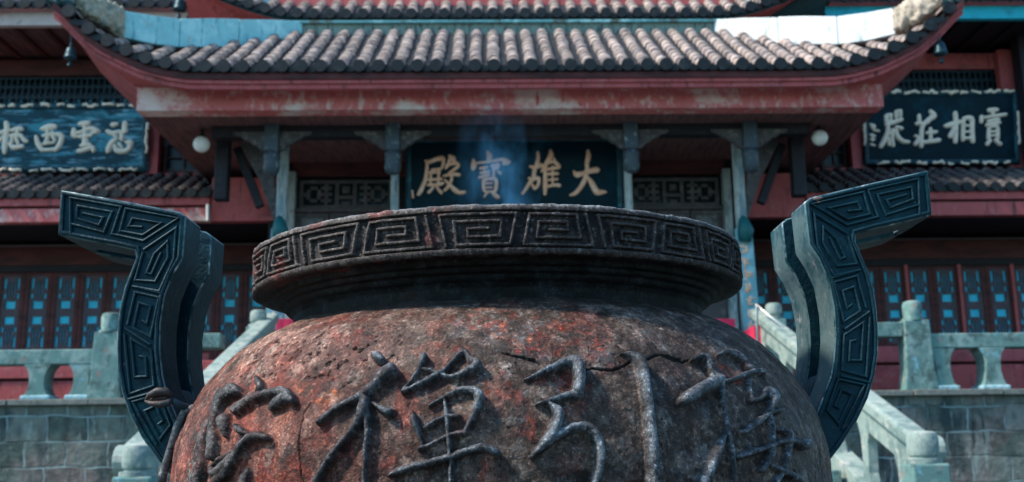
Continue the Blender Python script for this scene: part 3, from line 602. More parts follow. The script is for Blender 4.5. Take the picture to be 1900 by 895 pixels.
# sloping rails
def hrail(sx, lab):
    t = thing('stair_railing', lab, 'railing', (sx*XR, 11, .45), group='sloping stair railings')
    pl = (505, 585) if sx < 0 else (1403, 562); ql = (352, 728) if sx < 0 else (1668, 800)
    zt = (Z(590, 13.5*K, 505)+Z(562, 13.5*K, 1403))/2; zb_ = (Z(800, 8.6*K, 1668))
    a = Vector((sx*XR, 13.5*K, zt)); b = Vector((sx*XR, 9.15, zt+(zb_-zt)*(13.5*K-9.15)/(4.9*K)))
    d = Vector((0, 0, 1))
    def beam(o1, th, w_): m = M(); m.bar(a-d*o1, b-d*o1, w_, th); return m
    part('handrail', beam(.07, .13, .20), STONW, t, bevel=.03)
    part('panel', beam(.24, .21, .10), STONW, t, bevel=.01)
    part('stringer', beam(1.0, .28, .22), STONW, t, bevel=.01)
    for i in range(6):
        p = b.lerp(a, (i+.5)/6); m = M(); m.prism([(p.x-.05, p.y+q, p.z+z-(q*(b.z-a.z)/(a.y-b.y))) for q, z in ((-.16, -.34), (.16, -.34), (.09, -.46), (.07, -.75), (.13, -.9), (-.13, -.9), (-.07, -.75), (-.09, -.46))], (.1, 0, 0)); part('baluster', m, STONW, t, bevel=.008)
    m = M(); m.tube([(p_[0]+sx*XR, p_[1], p_[2]) for p_ in ((-.1, b.y-.06, b.z-.12), (.1, b.y-.06, b.z-.12))], .13, 16); part('scroll_end', m, STONW, t, bevel=.01)
    m = M(); m.prism([(sx*(XR)-.1, b.y+.1, .46), (sx*XR-.1, b.y, b.z-1.1), (sx*XR-.1, a.y, a.z-1.1), (sx*XR-.1, a.y, .46)], (.2, 0, 0)); part('side_wall', m, BLOCK, t)
hrail(-1, 'pale sloping stone stair railing on the left of the urn'); hrail(1, 'pale sloping stone stair railing on the right of the urn')
def post(x, y, zb_, zt, w_, lab, grp='stone newel posts of the stairs and terrace', capr=None):
    t = thing('newel_post', lab, 'newel post', (x, y, zb_), group=grp)
    capr = capr or w_*.40; ch = capr*1.9; zs = zt-ch-.03
    m = M(); m.box(x-w_/2, x+w_/2, y-w_/2, y+w_/2, zb_, zs-.02); part('shaft', m, STONE, t, bevel=.018)
    m = M(); m.lathe((x, y, 0), [(capr*1.18, zs-.018), (capr*1.18, zs+.015), (capr*.86, zs+.02), (capr*.86, zs+.035), (capr*.97, zs+.045), (capr*1.04, zs+ch*.35), (capr*1.03, zs+ch*.8), (capr*.93, zs+ch*.96), (capr*.7, zs+ch*1.03), (.01, zs+ch*1.05)], 28)
    part('cap', m, STONW, t, smooth='auto'); return t
YN = 8.1*K; xn = XS(1717, 263, 830, YN)
post(-xn, YN, .45, Z(818, YN, 263), .30, 'stone newel post with round cap at the foot of the left stair railing'); post(xn, YN, .45, Z(795, YN, 1717), .30, 'stone newel post with round cap at the foot of the right stair railing')
YU = YT+.12
post(X(479, 600, YU), YU, ZT, Z(573, YU, 479), .26, 'stone newel post at the top of the left stair railing, beside the urn rim'); post(X(1437, 600, YU), YU, ZT, Z(560, YU, 1437), .26, 'stone newel post at the top of the right stair railing, behind the right handle')
# thin steel rail
m = M(); m.tube([bp(1407, 690, YT-.1), bp(1404, 564, YT-.1), bp(1478, 632, YT-1.0)], .018, 10)
single('steel_handrail', m, STEEL, bp(1407, 690, YT-.1), 'thin grey metal handrail at the head of the right stairs', 'handrail', smooth=True)
# balustrades
def baluster(x, y, w_=.25):
    m = M(); prof = [(-.02, 1.15), (.06, 1.15), (.10, .98), (.20, .78), (.34, .66), (.5, .66), (.62, .78), (.70, .98), (.745, 1.15), (.77, 1.15)]
    L = [(x-w_*a, y, ZT+.02+z*BH) for z, a in prof]; Rr = [(x+w_*a, y, ZT+.02+z*BH) for z, a in prof[::-1]]
    m.prism(L+Rr, (0, .30, 0)); return m
for sx in (-1, 1):
    side = 'left' if sx < 0 else 'right'
    pw = 205 if sx < 0 else 1697
    xp = X(pw, 640, YT+.12); zt = Z(580 if sx < 0 else 558, YT, pw)
    zr = Z(649 if sx < 0 else 618, YT, 60 if sx < 0 else 1830); zr2 = Z(618 if sx < 0 else 598, YT, 410 if sx < 0 else 1650)
    BH = (zr-.19-ZT-.02)/.77
    t = thing('stone_balustrade', 'weathered pale green stone balustrade on the terrace edge, %s of the urn' % side, 'balustrade', (sx*8, YT, ZT), group='terrace balustrades')
    m = M(); m.box(xp+sx*.17, sx*14, YT, YT+.30, zr-.19, zr); part('rail', m, STONE, t, bevel=.012)
    m = M(); m.box(xp-sx*.17, sx*(XR+.55), YT+.01, YT+.29, zr2-.19, zr2); part('rail', m, STONE, t, bevel=.012)
    m = M(); prof = [(0, .23), (.06, .22), (.3, .185), (.6, .18), (.8, .175), (1.0, .165)]
    hh = zt-.27-ZT; m.prism([(xp-a*1.0, YT-.03, ZT+.014+z*hh) for z, a in prof]+[(xp+a, YT-.03, ZT+.014+z*hh) for z, a in prof[::-1]], (0, .27, 0)); pp = part('post', m, STONE, t, bevel=.015)
    m = M(); c_ = .125; m.lathe((xp, YT+.10, ZT+.014+hh), [(c_*1.15, 0), (c_*1.15, .03), (c_*.95, .035), (c_, .09), (c_*1.02, .2), (c_*.9, .245), (c_*.6, .262), (.01, .265)], 26); part('cap', m, STONE, pp, smooth='auto')
    xs = [X(68, 700, YT), X(68, 700, YT)-1.04, X(68, 700, YT)-2.08, xp-.31] if sx < 0 else [X(1845, 690, YT), X(1845, 690, YT)+1.04, X(1845, 690, YT)+2.08, xp+.31]
    for i, x in enumerate(xs):
        bo = part('baluster', baluster(x, YT+.002*i, .15), STONE, t, bevel=.012)
        m = M(); m.box(x-.19, x+.19, YT-.03, YT+.33, ZT+.013, ZT+.075); part('footing', m, CAPM, bo, bevel=.02)
    for x in (xp-sx*.9,): part('baluster', baluster(x, YT+.01, .15), STONE, t, bevel=.012)

# ================================================================== TEMPLE
T = thing('temple_hall', 'red temple hall with grey tiled roofs, upturned eaves and lattice doors behind the urn', 'temple', (0, 20, ZT))
def frame_part(name, parent=T):
    o = bpy.data.objects.new(name, None); C.objects.link(o); o.parent = parent.o if isinstance(parent, Thing) else parent[0]; o.empty_display_size = .1; return (o, T)
def tiled(cols, ylo, yhi, zf, mp, pitch, rad, seg=.21, n=6):
    """barrel tile columns; cols: list of u; ylo/yhi(u): slope start/end; zf(u,v) height; mp(u,v,z)->point"""
    mt = M(); me_ = M(); 
    for ci, u in enumerate(cols):
        a, b = ylo(u), yhi(u)
        if b-a < .12: continue
        k = max(1, int((b-a)/seg+.5)); st = (b-a)/k; jx = random.uniform(-.008, .008)
        for i in range(k):
            v0, v1 = a+i*st-(.0 if i == 0 else .02), a+(i+1)*st+.01
            r0 = rad*random.uniform(1.08, 1.18); r1 = rad*.80; jz = random.uniform(-.006, .010); ju = jx+random.uniform(-.009, .009)
            vs = []
            for v, r_ in ((v0, r0), ((v0*2+v1)/3, r0*.99), (v1, r1)):
                z = zf(u, v)
                for j in range(n+1):
                    t = math.pi*j/n; vs.append(mp(u+ju-r_*math.cos(t), v, z+r_*math.sin(t)*1.02+jz))
            fs = [(q*(n+1)+j, q*(n+1)+j+1, (q+1)*(n+1)+j+1, (q+1)*(n+1)+j) for q in (0, 1) for j in range(n)]+[tuple(range(n+1))[::-1]]
            mt.add(vs, fs)
        # round end tile and drip tile
        z = zf(u, a); r_ = rad*1.16; vs = []
        for v in (a-.05, a+.01):
            for j in range(14): t = 2*math.pi*j/14; vs.append(mp(u+jx+r_*math.cos(t), v, z+.012+r_*math.sin(t)))
        me_.add(vs, [tuple(range(14)), tuple(range(27, 13, -1))]+[(j, (j+1) % 14, (j+1) % 14+14, j+14) for j in range(14)])
        if ci+1 < len(cols):
            u2 = cols[ci+1]; c_ = (u+u2)/2; hw = (u2-u)/2-.01; z2 = (zf(u, a)+zf(u2, a))/2; vs = []
            for v in (a-.005, a+.012):
                for q, dz_ in ((-hw, .02), (hw, .02), (hw*.8, -.03), (hw*.35, -.06), (0, -.07), (-hw*.35, -.06), (-hw*.8, -.03)): vs.append(mp(c_+q, v, z2+dz_))
            me_.add(vs, [tuple(range(7)), tuple(range(13, 6, -1))]+[(j, (j+1) % 7, (j+1) % 7+7, j+7) for j in range(7)])
    # stepped pan tiles between
    mpn = M(); 
    for ci in range(len(cols)-1):
        u, u2 = cols[ci], cols[ci+1]; a = max(ylo(u), ylo(u2)); b = min(yhi(u), yhi(u2))
        b = max(b, a+.05); k = max(1, int((b-a)/.11)); st = (b-a)/k
        for i in range(k):
            v0, v1 = a+i*st, a+(i+1)*st
            rw = []
            for v, dz_ in ((v0, -.004), (v0, .018), (v1, -.002)):
                rw.append([mp(u+(u2-u)*q, v, zf(u+(u2-u)*q, v)+dz_-.03*math.sin(math.pi*q)) for q in (0, .25, .5, .75, 1)])
            mpn.grid(rw)
    return mt, me_, mpn

def eaved_roof(name, ye, yt, eave_px, Wc_px, Wt_px, top_py, flat_z_py, ridge_pts, thick, nback, slopek=None, parent=T, rad=.078, pitch=.262, corner_fwd=.15, flank=None):
    """front roof with corners that sweep up; built from the left half and mirrored"""
    root = frame_part(name, parent)
    ctrl = []
    for px, py in eave_px:
        p = bp(px, py, ye); ctrl.append((-p.x, p.z))
    ctrl.sort(); cx = [c_[0] for c_ in ctrl]; cz = [c_[1] for c_ in ctrl]
    z0 = Z(flat_z_py, ye); cx = [0, cx[0]-.2]+cx; 
    cz = [z0, z0]+[z0+(z-cz[0]) for z in cz]
    Wc = -X(Wc_px, eave_px[-1][1], ye); Wt = -X(Wt_px, top_py, yt); ztop = Z(top_py, yt)
    def rise(x): return float(np.interp(abs(x), cx, cz))-z0
    def fwd(x): return corner_fwd*max(0, (abs(x)-Wt)/(Wc-Wt))**2 if abs(x) > Wt else 0
    def ylo(x): return ye-fwd(x)
    def yhi(x):
        ax = abs(x)
        return yt if ax <= Wt else ye+(yt-ye)*max(0, (Wc-ax)/(Wc-Wt))
    def zf(x, y):
        t = min(1, max(0, (y-ye)/(yt-ye))); return z0+(ztop-z0)*(t*.93+.07*t*t)+rise(x)*(1-t)**1.3*(1 if t > 0 else 1)
    k = int(Wc/pitch); cols = [i*pitch for i in range(-k, k+1)]
    mt, me_, pn = tiled(cols, ylo, yhi, zf, lambda u, v, z: (u, v, z), pitch, rad)
    a = part('barrel_tiles', mt, TILE, root, smooth='auto'); part('eave_tile_ends', me_, TEND, root, smooth='auto'); part('pan_tiles', pn, PAN, root)
    # flank slopes
    if flank:
        fy, fz = [ye], [rise(Wc)]
        for px, py in flank:
            lo, hi = 5., 40.
            for _ in range(40):
                mid = (lo+hi)/2
                if X(px, py, mid) < -Wc: hi = mid
                else: lo = mid
            if lo > ye+.2: fy.append(lo); fz.append(min(Z(py, lo, px)+.262-z0, fz[-1]))
        print('flank', z0, list(zip(fy, fz)))
    D = Wc-Wt; yend = YW-.1
    for sx in (-1, 1):
        def rf(y):
            if flank: return float(np.interp(y, fy, fz))
            return rise(Wc*max(.0, 1-(y-ye)/ (Wc*.62))) if y > ye else rise(Wc)
        def zfl(u, v): t = min(1, max(0, v/D)); return z0+(ztop-z0)*(t*.93+.07*t*t)+rf(u)*(1-t)**1.3
        fc = [ye+.1+i*pitch for i in range(int((min(yend, ye+nback)-ye)/pitch))]
        mt, me_, pn = tiled(fc, lambda u: 0., lambda u: min(D, D*(u-ye)/(yt-ye)), zfl, lambda u, v, z: (sx*(Wc-v), u, z), pitch, rad)
        part('barrel_tiles', mt, TILE, root, smooth='auto'); part('eave_tile_ends', me_, TEND, root, smooth='auto'); part('pan_tiles', pn, PAN, root)
    return root, dict(Wc=Wc, Wt=Wt, z0=z0, ztop=ztop, rise=rise, ylo=ylo, zf=zf, ye=ye, yt=yt, rf=rf, D=D, nback=nback, zfl=zfl)

def hip_point(g, px, py, sx=-1):
    lo, hi = -.25, 1.15
    for _ in range(40):
        t = (lo+hi)/2; y = g['ye']+(g['yt']-g['ye'])*t; x = -(g['Wc']-(g['Wc']-g['Wt'])*t)
        if X(px, py, y) < x: hi = t
        else: lo = t
    if X(px, py, g['ye']+(g['yt']-g['ye'])*.5) is None: pass
    return t, Z(py, y, px)
def hip(g, root, pts, sx, w_, matl, name='hip_ridge', lbl=None, zoff=0):
    rows = []
    for px, ytop, ybot in pts:
        t, za = hip_point(g, px, ytop); _, zb_ = hip_point(g, px, ybot)
        t = max(-.2, t); y = g['ye']+(g['yt']-g['ye'])*t; x = sx*(g['Wc']-(g['Wc']-g['Wt'])*t)
        # strip direction in plan is the hip line; across is its normal
        dx, dy = -sx*(g['Wc']-g['Wt']), (g['yt']-g['ye']); L = math.hypot(dx, dy); nx, ny = -dy/L*w_/2, dx/L*w_/2
        rows.append([(x-nx, y-ny, zb_), (x+nx, y+ny, zb_), (x+nx, y+ny, za), (x-nx, y-ny, za)])
    m = M(); k = len(rows); vs = [p for r_ in rows for p in r_]
    fs = [(i*4+j, i*4+(j+1) % 4, (i+1)*4+(j+1) % 4, (i+1)*4+j) for i in range(k-1) for j in range(4)]+[(3, 2, 1, 0), tuple((k-1)*4+j for j in range(4))]
    m.add(vs, fs); return part(name, m, matl, root, bevel=.012, label=lbl)

EP = [(450, 124), (400, 124), (350, 124), (311, 119), (262, 107), (228, 92), (188, 73), (160, 52), (135, 28), (112, 0)]
r1, g1 = eaved_roof('lower_roof', YE1, YTOP1, EP, 106, 552, 60, 124, None, .3, 3.4, flank=[(150, 86), (164, 106), (183, 133), (205, 156), (247, 199), (300, 256), (350, 312)])
for sx in (-1, 1):
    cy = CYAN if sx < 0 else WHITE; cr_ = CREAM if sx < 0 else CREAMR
    rr = hip(g1, r1, [(556, 43, 66), (500, 40, 84), (440, 40, 92)], sx, .2, cy, lbl='plastered ridge with blue shade in its cyan colour' if sx < 0 else 'plastered ridge with sunlight in its white colour')
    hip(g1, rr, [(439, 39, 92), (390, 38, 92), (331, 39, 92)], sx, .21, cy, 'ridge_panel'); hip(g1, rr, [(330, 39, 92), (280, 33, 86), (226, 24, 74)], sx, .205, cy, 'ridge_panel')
    # carved stone end
    t_, za = hip_point(g1, 224, 24); pts = []
    m = M()
    rows = []; random.seed(11)
    cp = [(224, 26, 76), (212, 16, 68), (200, 12, 58), (188, 2, 52), (176, 0, 44), (164, -8, 38), (152, -12, 28), (140, -14, 20), (132, -20, 10)]
    for i, (px, yt_, yb_) in enumerate(cp):
        t_, za = hip_point(g1, px, yt_); _, zb_ = hip_point(g1, px, yb_); y = g1['ye']+(g1['yt']-g1['ye'])*t_; x = sx*(g1['Wc']-(g1['Wc']-g1['Wt'])*t_)
        rows.append((x, y, za, zb_))
    rr_ = np.array(rows); q_ = np.linspace(0, len(rows)-1, 40); rr_ = np.stack([np.interp(q_, np.arange(len(rows)), rr_[:, i]) for i in range(4)], 1)
    n_ = 36; pp_ = []
    for x, y, za, zb_ in rr_:
        for j in range(n_):
            q = 2*math.pi*j/n_; c1, s1 = math.cos(q), math.sin(q); e_ = .55
            cc = math.copysign(abs(c1)**e_, c1); ss_ = math.copysign(abs(s1)**e_, s1); pp_.append((x+.11*cc, y+.11*cc*sx, (za+zb_)/2+(za-zb_)/2*ss_*1.0))
    pp_ = np.array(pp_); cen = np.repeat(np.stack([rr_[:, 0], rr_[:, 1], (rr_[:, 2]+rr_[:, 3])/2], 1), n_, 0); dd = pp_-cen
    am = (fbm(pp_, 9, 3, 71)-.5)*.7+(fbm(pp_, 24, 3, 73)-.5)*.55; pp_ = cen+dd*(1+am)[:, None]
    rows = [[tuple(v) for v in pp_[i*n_:(i+1)*n_]] for i in range(40)]
    for r_ in rows: r_.append(r_[0])
    m.grid(rows); m.add([p for p in rows[0][:-1]], [tuple(range(n_))]); m.add([p for p in rows[-1][:-1]], [tuple(range(n_))])
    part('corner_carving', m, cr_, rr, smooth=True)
    t_, za = hip_point(g1, 128, -5); y = g1['ye']+(g1['yt']-g1['ye'])*t_; x = sx*(g1['Wc']-(g1['Wc']-g1['Wt'])*t_)
    z1 = hip_point(g1, 128, 12)[1]; m = M()
    m.tube([(x-sx*.1, y+.1, z1+.04), (x+sx*.05, y-.05, z1+.06), (x+sx*.15, y-.15, z1+.16), (x+sx*.24, y-.24, z1+.34), (x+sx*.26, y-.27, z1+.55), (x+sx*.20, y-.22, z1+.70)], [.10, .13, .12, .085, .06, .03], 12)
    m.tube([(x+sx*.10, y-.1, z1-.02), (x+sx*.2, y-.2, z1+.04), (x+sx*.3, y-.3, z1+.13)], [.08, .07, .03], 10)
    for q in range(5): m.tube([(x+sx*(.02+.05*q), y-.02-.05*q, z1+.15+.09*q), (x-sx*.06+sx*.05*q, y+.06-.05*q, z1+.24+.09*q)], [.05, .012], 8)
    part('corner_finial', m, mat('finial_stone', (.03, .09, .11), [((.3, .36, .35), 14, .52, .68)], .6), rr, smooth=True)

def under_eave(g, root, rows_py, beam_xz, fasc, soff, extra_drop=.0):
    """fascia boards that follow the eave and the red soffit down to the beam"""
    Wc, ye = g['Wc'], g['ye']; xs = np.linspace(-Wc, Wc, 97)
    def line(dz, dy): return [(x*(1-.0), g['ylo'](x)+dy+(.0), g['z0']+g['rise'](x)+dz) for x in xs]
    def board(z1, z2, y1, y2, name, mt):
        A, B = line(z1, y1), line(z2, y1); A2, B2 = line(z1, y2), line(z2, y2); m = M(); k = len(A)
        m.add(A+B+A2+B2, [f for i in range(k-1) for f in ((i, i+1, k+i+1, k+i), (2*k+i, 3*k+i, 3*k+i+1, 2*k+i+1), (i, 2*k+i, 2*k+i+1, i+1), (k+i, k+i+1, 3*k+i+1, 3*k+i))]); return part(name, m, mt, root)
    return line, board
line, board = under_eave(g1, r1, None, None, None, None)
root_e = frame_part('eave_boards')
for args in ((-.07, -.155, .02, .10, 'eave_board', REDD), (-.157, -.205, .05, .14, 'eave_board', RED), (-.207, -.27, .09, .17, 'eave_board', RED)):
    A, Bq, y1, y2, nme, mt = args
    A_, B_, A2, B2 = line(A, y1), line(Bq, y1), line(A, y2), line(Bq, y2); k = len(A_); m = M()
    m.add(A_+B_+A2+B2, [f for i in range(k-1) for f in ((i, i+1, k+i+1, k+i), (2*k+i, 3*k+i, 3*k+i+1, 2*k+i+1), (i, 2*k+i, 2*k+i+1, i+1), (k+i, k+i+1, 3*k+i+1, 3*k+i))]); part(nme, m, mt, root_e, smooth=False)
# beam
XB = XS(255, 1640, 182, YBM); ZB0, ZB1 = Z(202, YBM), Z(158, YBM); YBB = YW-.02
m = M(); m.box(-XB, XB, YBM, YBM+.28, ZB0, ZB1); beam_o = part('front_beam', m, REDF, T, bevel=.008)
for sx in (-1, 1):
    m = M(); m.box(sx*(XB-.003), sx*(XB-.28), YBM+.281, YBB, ZB0+.14, ZB1-.003); part('side_beam', m, RED, T)
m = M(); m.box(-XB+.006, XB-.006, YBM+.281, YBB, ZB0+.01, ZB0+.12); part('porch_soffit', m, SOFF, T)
# soffit skins: front and flank ruled sheets
edge = line(-.262, .15); k = len(edge); xs = [p[0] for p in edge]
bl_ = [(max(-XB, min(XB, x)), YBM+.02, ZB1-.01) for x in xs]
m = M(); rows = []
for q in (0, .35, .7, 1):
    rows.append([(a[0]+(b[0]-a[0])*q, a[1]+(b[1]-a[1])*q, a[2]+(b[2]-a[2])*(q**.8)) for a, b in zip(edge, bl_)])
m.grid(rows); part('eave_soffit', m, RED, T, smooth=True)
for sx in (-1, 1):
    ys = np.linspace(0, 1, 30); A = []; Bq = []
    for q in ys:
        y = (edge[0][1])+(YBB-edge[0][1])*q; yy = max(y, g1['ye']); A.append((sx*(g1['Wc']-.02), y, g1['z0']+(g1['rf'](y) if y > g1['ye'] else g1['rise'](g1['Wc']))-.262)); Bq.append((sx*XB, max(YBM+.02, YBM+(YBB-YBM)*q), ZB1-.01))
    A[0] = (sx*abs(edge[0][0]), edge[0][1], edge[0][2])
    m = M(); m.grid([[tuple(np.array(a)*(1-q)+np.array(b)*q) for a, b in zip(A, Bq)] for q in (0, .35, .7, 1)]); part('eave_soffit', m, RED, T, smooth=True)
    m = M(); A2 = [(a[0], a[1], a[2]+.20) for a in A]; m.grid([A, A2]); part('eave_board', m, REDD, root_e)
# ridge band and upper roof
zb1, zb2 = Z(64, YTOP1), Z(42, YTOP1); wt = g1['Wt']
m = M(); m.box(-wt-.25, wt+.25, YTOP1-.03, YTOP1+.6, zb1-.15, zb2); part('ridge_band', m, BAND, T)
m = M(); m.box(-wt-.25, wt+.25, YTOP1-.09, YTOP1-.031, zb2-.035, zb2+.012); part('ridge_cap', m, mat('stained_cyan_cap', (.10, .30, .34), [((.26, .55, .6), 3, .5, .62), ((.08, .11, .1), 4, .52, .64)], .6), T, bevel=.01)
EP2 = [(600, 26), (560, 25), (520, 22), (485, 15), (455, 6), (425, -4), (400, -14), (375, -28), (350, -46)]
r2, g2 = eaved_roof('upper_roof', YUE, YUE+1.5, EP2, 338, 600, -14, 27, None, .3, 2.6, rad=.075, pitch=.262)
for sx in (-1, 1):
    hip(g2, r2, [(585, -14, 8), (500, -12, 22), (440, -22, 10), (400, -34, -4), (365, -52, -26)], sx, .2, CYAN if sx < 0 else WHITE)
m = M(); m.box(-g2['Wt'], g2['Wt'], YUE+1.5, YUE+2.1, g2['ztop']-.1, g2['ztop']+.5); part('top_ridge', m, BAND, r2)
m = M()
for i in range(8): x = g2['Wt']-.05-i*.19; m.box(x-.17, x, YUE+.86, YUE+.99, g2['zf'](x, YUE+.9)-.1, g2['zf'](x, YUE+.9)+.42)
part('white_ridge_blocks', m, WHITE, r2, bevel=.01)
xs = np.linspace(-g2['Wc'], g2['Wc'], 81); A = [(x, g2['ylo'](x)+.05, g2['z0']+g2['rise'](x)-.05) for x in xs]; Bq = [(x, g2['ylo'](x)+.05, g2['z0']+g2['rise'](x)-.095) for x in xs]; Cq = [(max(-3.9, min(3.9, x*.86)), YUE+.75, g2['z0']-.07) for x in xs]
m = M(); m.grid([A, Bq]); part('eave_board', m, mat('dark_teal_board', (.012, .06, .075), [], .5), r2)
m = M(); m.grid([Bq, Cq]); part('eave_soffit', m, RED, T)
m = M(); m.box(-3.85, 3.85, YUE+.7, YW+1, zb1+.2, g2['ztop']+.1); part('upper_wall', m, RED, T)
for sx in (-1, 1):
    ys = np.linspace(g2['ye']-.15, YW, 24)
    A = [(sx*(g2['Wc']-.01), y, g2['z0']+(g2['rf'](y) if y > g2['ye'] else g2['rise'](g2['Wc']))-.12) for y in ys]; Bq = [(sx*3.7, max(y, YUE+.75), g2['z0']-.12) for y in ys]
    m = M(); m.grid([A, Bq]); part('eave_soffit', m, RED if sx < 0 else mat('dark_teal_soffit', (.01, .05, .06), [((.02, .1, .12), 3, .5, .7)], .5), T)

# hanging posts, brackets and tie beam -------------------------------
zs = ZB0+.06
m = M(); m.box(-XS(392, 1500, 240, YHP), XS(392, 1500, 240, YHP), YHP-.02, YHP+.18, Z(252, YHP), zs); part('tie_beam', m, DARK, T)
hp_x = [XS(508, 1394, 280, YHP), XS(731, 1172, 280, YHP)]
for xa in hp_x:
    for sx in (-1, 1):
        x = sx*xa; zb_, zt = Z(322, YHP), Z(240, YHP); w_ = .105
        m = M(); m.box(x-w_, x+w_, YHP-.12, YHP+.10, zb_+.33, zt+.1)
        pst = part('hanging_post', m, LOTU, T, bevel=.02)
        m = M(); m.lathe((x, YHP-.01, zb_), [(.02, -.01), (.07, 0), (.11, .04), (.125, .12), (.115, .2), (.125, .24), (.125, .29), (.10, .33)], 14); part('lotus_drop', m, LOTU, pst, smooth='auto')
        for s2 in (-1, 1):
            L = .46; top = Z(246, YHP)+.02; pts = [(x+s2*w_*1.02, YHP-.05, top), (x+s2*(w_+L), YHP-.05, top)]
            for i in range(9):
                q = i/8; pts.append((x+s2*(w_*1.02+L*(1-q)), YHP-.05, top-.03-.26*q**1.35-.022*(i % 2)))
            m = M(); m.prism(pts, (0, .09, 0)); part('carved_bracket', m, BRAC, T, bevel=.006)
# columns
for xa, wid, mt in ((XS(521, 1377, 380, YCOL), .085, PALE), (XS(730, 1166, 350, YCOL), .062, PALE)):
    for sx in (-1, 1):
        m = M(); m.lathe((sx*xa, YCOL+.1, 0), [(wid*1.6, ZT), (wid*1.6, ZT+.2), (wid, ZT+.24), (wid, zs+.02)], 20); part('column', m, mt, T, smooth='auto')
# slanting braces and dark drop posts outside the porch
for sx in (-1, 1):
    x = sx*XS(410, 1485, 330, YHP+.4); y = YHP+.4
    m = M(); m.box(x-.10, x+.10, y, y+.2, Z(366, y), zs); part('drop_post', m, DARK, T, bevel=.02)
    m = M(); m.bar((sx*XS(430, 1462, 300, y), y+.3, Z(262, y)), (sx*XS(475, 1420, 360, y), y+.3, Z(372, y)), .12, .14, (0, 1, 0)); part('brace', m, DARK, T)
    y = YCOL+.1; m = M(); m.prism([(sx*XS(442, 1450, 300, y), y, Z(262, y)), (sx*XS(505, 1392, 300, y), y, Z(262, y)), (sx*XS(517, 1383, 420, y), y, Z(425, y)), (sx*XS(508, 1390, 400, y), y, Z(405, y)), (sx*XS(485, 1412, 330, y), y, Z(335, y))], (0, .08, 0)); part('corner_brace', m, BRAC, T)
# central door wall ---------------------------------------------------
def lattice(parent, art, x0, x1, z0, z1, y, mt, d=.05, name='lattice'):
    m = M(); nr = len(art); nc = len(art[0]); cw = (x1-x0)/nc; chh = (z1-z0)/nr
    for r_, row in enumerate(art):
        c_ = 0
        while c_ < nc:
            if row[c_] == '#':
                e = c_
                while e < nc and row[e] == '#': e += 1
                yy = y+(r_ % 2)*.0015; m.box(x0+c_*cw, x0+e*cw, yy, yy+d, z1-(r_+1)*chh-.0005, z1-r_*chh+.0005); c_ = e
            else: c_ += 1
    return part(name, m, mt, parent)
ART = ["#############", "#..#######..#", "#..##.#.##..#", "#..#.#.#.#..#", "#..#.#.#.#..#", "#.##.#.#.##.#", "####.#.#.####", "#..#.#.#.#..#", "#..##.#.##..#", "###.#####.###", "###.......###", "###.......###", "###.......###", "#############"]
ARTF = ART+["#############"]+ART[::-1]
TA = ["##########################", "#......#..#....#..#......#", "#..##.###.#.##.#.###.##..#", "#.#..#.#..#.##.#..#.#..#.#", "###..####.#....#.####..###", "#.#..#.#..######..#.#..#.#", "#..##.###.#....#.###.##..#", "#......#..#.##.#..#......#", "##########################"]
y = YCW
xi, xo = XS(741, 1166, 340, y), XS(553, 1345, 380, y)
for sx in (-1, 1):
    m = M(); m.box(sx*(xo+.003), sx*(xo+.13), y-.1, y+.1, ZT, Z(318, y)); part('door_jamb', m, PALE, T, bevel=.01)
    m = M(); m.box(sx*(xi-.35), sx*(xo+.13), y+.0, y+.12, Z(325, y), Z(286, y)); part('lintel', m, REDD, T)
    m = M(); m.box(sx*(xi-.35), sx*(xo+.13), y-.03, y-.005, Z(288, y), Z(285, y)+.01); part('lintel_trim', m, mat('trim_paint', (.22, .17, .17), [], .7), T)
    w0, w1 = min(sx*xi, sx*xo), max(sx*xi, sx*xo)
    wf = frame_part('transom_window'); lattice(wf, TA, w0+.05, w1-.05, Z(384, y), Z(332, y), y+.02, LATG)
    m = M(); m.box(w0, w1, y+.10, y+.13, Z(390, y), Z(326, y)); part('pane', m, PDIM, wf)
    m = M(); m.box(w0, w1, y-.02, y+.11, Z(391, y), Z(384.5, y)); part('frame', m, LATG, wf)
    for i in range(3):
        a = w0+(w1-w0)*i/3+.01; b = w0+(w1-w0)*(i+1)/3-.01; df = frame_part('inner_door')
        m = M(); m.box(a, b, y+.04, y+.09, ZT+.01, Z(392, y)); part('door_panel', m, LATG, df)
        m = M(); m.box(a+.08, b-.08, y+.022, y+.038, Z(424, y), Z(402, y)); part('carved_plaque', m, mat('pale_carving', (.2, .22, .23), [((.06, .06, .07), 25, .5, .6)], .7), df, bevel=.005)
m = M(); m.box(-xi, xi, y+.13, y+.2, ZT, zs); part('back_panel', m, DARK, T)
m = M(); m.box(-xo-.13, xo+.13, y+.14, y+.30, Z(286, y)+.0, zs+.0); part('upper_panel', m, REDD, T)
m = M(); m.box(-xo-.5, xo+.5, y+.31, y+.5, ZT, zs); part('inner_wall', m, DARK, T)
